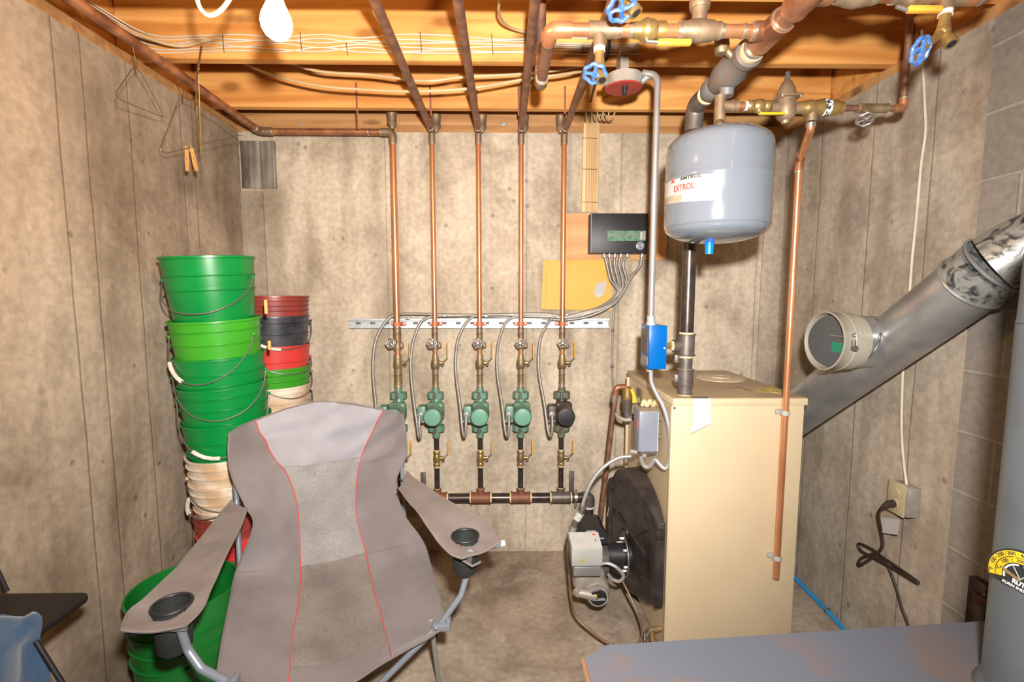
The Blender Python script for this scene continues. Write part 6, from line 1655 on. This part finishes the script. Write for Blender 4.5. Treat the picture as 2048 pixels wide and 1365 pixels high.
# =====================================================================
# camping chair
# =====================================================================
ch = thing('camping_chair', 'grey folding camping chair with red piping and cup holders in its arms', 'chair', V((-.45, 1.5, 0)))
RW = [  # (left edge, left piping, middle, right piping, right edge) in photo pixels, then depths of the two edges
 ((459, 868), (510, 841), (640, 804), (767, 821), (806, 829), 1.60, 1.96),
 ((457, 905), (528, 880), (645, 850), (750, 855), (812, 878), 1.59, 1.95),
 ((463, 951), (568, 935), (650, 925), (722, 916), (812, 912), 1.57, 1.93),
 ((490, 1011), (592, 1000), (655, 985), (713, 978), (791, 968), 1.55, 1.90),
 ((507, 1054), (601, 1065), (662, 1048), (713, 1030), (808, 1030), 1.53, 1.87),
 ((472, 1146), (603, 1133), (665, 1125), (731, 1108), (846, 1085), 1.50, 1.84),
 ((460, 1205), (598, 1200), (672, 1190), (747, 1172), (863, 1140), 1.38, 1.73),
 ((447, 1270), (587, 1275), (680, 1262), (765, 1245), (880, 1200), 1.25, 1.58),
 ((438, 1330), (578, 1340), (690, 1322), (779, 1296), (892, 1238), 1.14, 1.46),
 ((430, 1385), (568, 1420), (690, 1372), (784, 1316), (901, 1248), 1.05, 1.40),
]
cols_u = [0, .27, .5, .73, 1]
def col_u(j): return cols_u[j]
keys = []
for r in RW:
    YLr, YRr = r[5], r[6]; pts = []
    i = RW.index(r)
    for j in range(5):
        u = col_u(j); Y = YLr+(YRr-YLr)*u
        sag = (.045 if i < 5 else .03)*math.sin(PI*u)
        if i >= 5: sag = .0
        pts.append(at(r[j][0], r[j][1], Y+sag))
    keys.append(pts)
NU, NV = 14, 12
def fabric_grid():
    # interpolate down the columns, then across
    colsp = []
    for j in range(5): colsp.append(spline([k[j] for k in keys], NV))
    G = []
    for i in range(len(colsp[0])):
        G.append(spline([colsp[j][i] for j in range(5)], NU))
    # wrinkles
    for i, row in enumerate(G):
        for j, p in enumerate(row):
            a = noise.noise(V((p.x*6, p.z*4+p.y*3, 3.1)))*.016+noise.noise(V((p.x*15, p.z*11+p.y*6, 7.7)))*.010
            e = min(j, len(row)-1-j)/5; e = min(1, e)
            row[j] = p+V((0, -1, .2))*a*(.25+.75*e)
            if i < 26: row[j] += V((0, -1, 0))*noise.noise(V((p.x*5+p.z*7, p.z*16-p.x*9, 1.3)))*.018*e
    return G
G = fabric_grid(); nr = len(G)
j1, j2 = NU, 3*NU
iS = 2*NV; iC = 5*NV
def sub(i0, i1, ja, jb, nm, m, label=None):
    rows = [[G[i][j].copy() for j in range(ja, jb+1)] for i in range(i0, i1+1)]
    o = MB().grid(rows, .0025).build(nm, m, ch, angle=60)
    if label: o['label'] = label
    return o
sub(0, iC, 0, j1, 'back_side_panel', M['chair']); sub(0, iC, j2, len(G[0])-1, 'back_side_panel', M['chair'])
sub(0, iS, j1, j2, 'headrest_panel', M['chair_head'], 'pale grey headrest panel'); sub(iS, iC, j1, j2, 'back_mesh', M['chair_mesh'], 'grey mesh back panel')
sub(iC, nr-1, 0, j1, 'seat_side_panel', M['chair']); sub(iC, nr-1, j2, len(G[0])-1, 'seat_side_panel', M['chair'])
iF = nr-1-NV
sub(iC, iF, j1, j2, 'seat_mesh', M['chair_mesh_d'], 'dusty mesh seat panel'); sub(iF, nr-1, j1, j2, 'seat_front_hem', M['chair'])
off = V((0, -.0035, .001))
for j in (j1, j2): lab(MB().tube([G[i][j]+off for i in range(0, nr, 2)], .0022, 6).build('piping', M['piping'], ch), 'thin red piping')
def hem(path, nm='hem'): MB().tube([p for p in path], .0038, 8).build(nm, M['chair_arm'], ch)
hem([G[i][0] for i in range(0, nr, 2)]); hem([G[i][-1] for i in range(0, nr, 2)]); hem([G[0][j] for j in range(0, len(G[0]), 2)]); hem([G[-1][j] for j in range(0, len(G[0]), 2)])
MB().tube([G[iC][j]+off*.6 for j in range(0, len(G[0]), 2)], .0022, 6).build('seat_seam', M['chair_arm'], ch)
MB().tube([G[iS][j]+off*.4 for j in range(0, len(G[0]), 2)], .0016, 6).build('headrest_seam', M['chair_arm'], ch)
# poles
rT = at(800, 840, 1.965); rB = V((at(812, 1150, 1.86).x, 1.88, .30)); rM = at(806, 990, 1.93)
lT = at(466, 880, 1.625); lB = at(480, 1146, 1.54); lM = at(473, 1000, 1.60)
def pole(pts, nm='back_pole', r=.0085): return MB().tube(fillet(pts, .03), r, 14).build(nm, M['tube'], ch)
bR = V((at(808, 1040, 1.90).x+.02, 1.93, 0)); bL = V((lB.x-.02, 1.60, 0))
pole([rT, rM, at(809, 1040, 1.91), V((at(809, 1040, 1.91).x, 1.92, .33))])
pole([lT, lM, lB, V((lB.x, lB.y+.01, .33))])
# arms
NA = 28
def arm(outer_, inner_, zs, nm, m, cup):
    O = spline([atz(p[0], p[1], z+.006) for p, z in zip(outer_, zs)], 16); I = spline([atz(p[0], p[1], z) for p, z in zip(inner_, zs)], 16)
    rows = []
    for o_, i_ in zip(O, I):
        r = []
        for k in range(NA+1):
            u = k/NA; p = o_.lerp(i_, u); p.z += -.006*math.sin(PI*u)+noise.noise(p*9)*.008+noise.noise(p*22)*.003; r.append(p)
        rows.append(r)
    g_ = MB(); g_.grid(rows)
    bmesh.ops.delete(g_.bm, geom=[v for v in g_.bm.verts if (V((v.co.x, v.co.y))-V((cup.x, cup.y))).length < .0385], context='VERTS')
    bmesh.ops.recalc_face_normals(g_.bm, faces=g_.bm.faces); g_.bm.normal_update(); bmesh.ops.solidify(g_.bm, geom=g_.bm.faces[:], thickness=.004)
    o = g_.build(nm, m, ch, angle=60)
    MB().tube([r[0] for r in rows[::4]], .0035, 6).build('arm_hem', M['chair_arm'], ch); MB().tube([r[-1] for r in rows[::4]], .0035, 6).build('arm_hem', M['chair_arm'], ch)
    MB().tube([rows[-1][k] for k in range(0, NA+1, 2)], .0045, 6).build('arm_hem', M['chair_arm'], ch)
    return rows
za = [.765, .75, .735, .715, .70, .695]
AR = arm([(812, 945), (849, 972), (904, 1010), (956, 1036), (988, 1058), (1001, 1080)], [(797, 976), (831, 1020), (858, 1056), (878, 1084), (900, 1108), (922, 1117)], za, 'armrest', M['chair_arm'], atz(930, 1072, .707))
AL = arm([(463, 1001), (442, 1028), (374, 1111), (297, 1191), (258, 1224), (244, 1262)], [(494, 1018), (470, 1076), (445, 1126), (424, 1174), (403, 1222), (372, 1255)], za, 'armrest', M['chair_arm'], atz(344, 1209, .710))
for (px, py, zz, nmx) in ((930, 1072, .703, 'R'), (344, 1209, .706, 'L')):
    c = atz(px, py, zz+.004)
    MB().torus(c, .041, .004, (0, 0, 1), 36).build('cup_rim', M['black'], ch)
    MB().lathe([(.040, 0), (.039, -.05), (.037, -.105), (.030, -.115), (0, -.117)], c-V((0, 0, .002)), (0, 0, 1), 28).build('cup_pouch', M['pouch'], ch)
# grommets where the poles pass through the arms
for p in (at(806, 959, 1.93), at(473, 1015, 1.60)):
    MB().torus(p, .014, .004, (0, 0, 1), 24).build('grommet', M['black'], ch)
# front arm posts with bent tubes crossing low
jR = at(882, 1247, 1.40); jL = at(452, 1364, 1.08)
aRt = atz(940, 1106, .69); aLt = atz(358, 1248, .69)
fR = V((-.72, 1.20, .01)); fLr = V((-.10, 1.24, .01))
pole([aRt, at(934, 1150, 1.44), at(922, 1192, 1.42), jR, fR], 'front_leg', .0098)
pole([aLt, at(374, 1298, 1.07), at(402, 1338, 1.06), jL, at(600, 1405, 1.12), fLr], 'front_leg', .0098)
# arm end tubes
e1 = atz(1000, 1089, .68); e2 = atz(940, 1106, .68)
MB().tube([e2, e1], .008, 12).build('arm_tube', M['tube'], ch); MB().tube([e1, e1+(e1-e2).normalized()*.014], .0095, 12).build('end_cap', M['grip'], ch)
e3 = atz(372, 1256, .682); e4 = atz(262, 1262, .682)
MB().tube([e3, e4], .008, 12).build('arm_tube', M['tube'], ch); MB().tube([e4+(e3-e4).normalized()*.02, e4-(e3-e4).normalized()*.004], .0105, 12).build('end_cap', M['black'], ch)
# rear legs and joints
rearX0 = V((at(809, 1040, 1.91).x, 1.92, .34)); rearX1 = V((lB.x, lB.y+.01, .34))
pole([rearX0+V((0, 0, .02)), V((-.86, 1.62, .01))], 'rear_leg'); pole([rearX1+V((0, 0, .02)), V((-.30, 1.92, .01))], 'rear_leg')
lg = at(848, 1290, 1.50); 
MB().tube([jR+V((-.04, .06, -.04)), V((-.245, 1.66, .01))], .0085, 12).build('side_leg', M['lgrey'], ch)
MB().tube([jL+V((.0, .04, -.03)), V((-.80, 1.50, .01))], .0085, 12).build('side_leg', M['lgrey'], ch)
for j_ in (jR, jL):
    mb = MB(); mb.box(j_+V((0, -.008, -.004)), (.05, .026, .024), bev=.005); mb.box(j_+V((.024, -.004, .0)), (.014, .03, .036), bev=.004); mb.build('joint_bracket', M['tube'], ch)
    mb = MB(); mb.sphere(j_+V((-.012, -.022, -.002)), .0055); mb.build('rivet', M['steel'], ch)
for p in (fR, fLr, V((-.86, 1.62, .01)), V((-.30, 1.92, .01))):
    MB().cyl((p.x, p.y, .0), (p.x, p.y, .02), .016, .013, seg=14).build('foot', M['black'], ch)
# small strap loop below the right arm
MB().tube([atz(925, 1120, .665), atz(945, 1133, .655), atz(962, 1124, .665)], .007, 8, flat=(1, .3)).build('strap_loop', M['chair_arm'], ch)

# =====================================================================
# small black table with blue cloth, lower left
# =====================================================================
YTb = 1.15; ZTb = at(180, 1182, YTb).z
cr = at(181, 1186, YTb); xr = cr.x
tb = thing('folding_table', 'small black folding table against the left wall at the lower left', 'table', V((xr-.17, .95, 0)))
tb_top = MB(); tb_top.bb((XL+.02, .45, ZTb-.028), (xr, YTb, ZTb), bev=.012, seg=3); tb_top.build('table_top', M['bench'], tb)
lg0 = at(76, 1290, 1.00); lg1 = at(125, 1368, 1.00)
dl = lg1-lg0
def leg(a, b): MB().tube([a, b], .0055, 10).build('leg', M['bench'], tb)
t1 = (ZTb-.02-lg0.z)/dl.z; t0_ = (0-lg0.z)/dl.z
leg(lg0+dl*t1, V((lg0+dl*t0_)))
leg(V((xr-.03, 1.0, ZTb-.02)), V((XL+.05, 1.0, 0))); leg(V((XL+.08, .55, ZTb-.02)), V((xr-.02, .55, 0))); leg(V((xr-.03, .6, ZTb-.02)), V((XL+.05, .6, 0)))
MB().tube([at(-12, 1130, 1.13), at(13, 1184, 1.13)], .006, 8).build('side_rail', M['bench'], tb)
# blue cloth draped over the front of the table
cl = thing('blue_cloth', 'crumpled blue garment draped over the black table in the lower left corner', 'cloth', V((xr-.12, .85, ZTb)))
def clo(u, v):
    # u along the table edge (near to far), v from the wall side across and down the front
    L = .05+v*.50; x0 = xr-.200+.008*math.sin(u*5)
    yy = .69+.33*u
    if L < .20: p = V((x0+L, yy, ZTb+.020+.030*math.sin(u*PI)))
    else:
        a = min(1, (L-.20)/.05); p = V((x0+.20+.022*math.sin(a*PI/2)+.010*math.sin(u*9+L*8), yy, ZTb+.03-.028*a*a-max(0, L-.25)*.92))
    nz = noise.noise(V((u*3, v*4, 0)))*.035+noise.noise(V((u*8, v*9, 5)))*.022
    p.x += nz*.25; p.z += abs(nz)*.9; p.y += noise.noise(V((u*4, v*5, 9)))*.02; return p
rows = [[clo(u/24, v/30) for v in range(31)] for u in range(25)]
MB().grid(rows, .008).build('fabric', M['denim'], cl, angle=80)
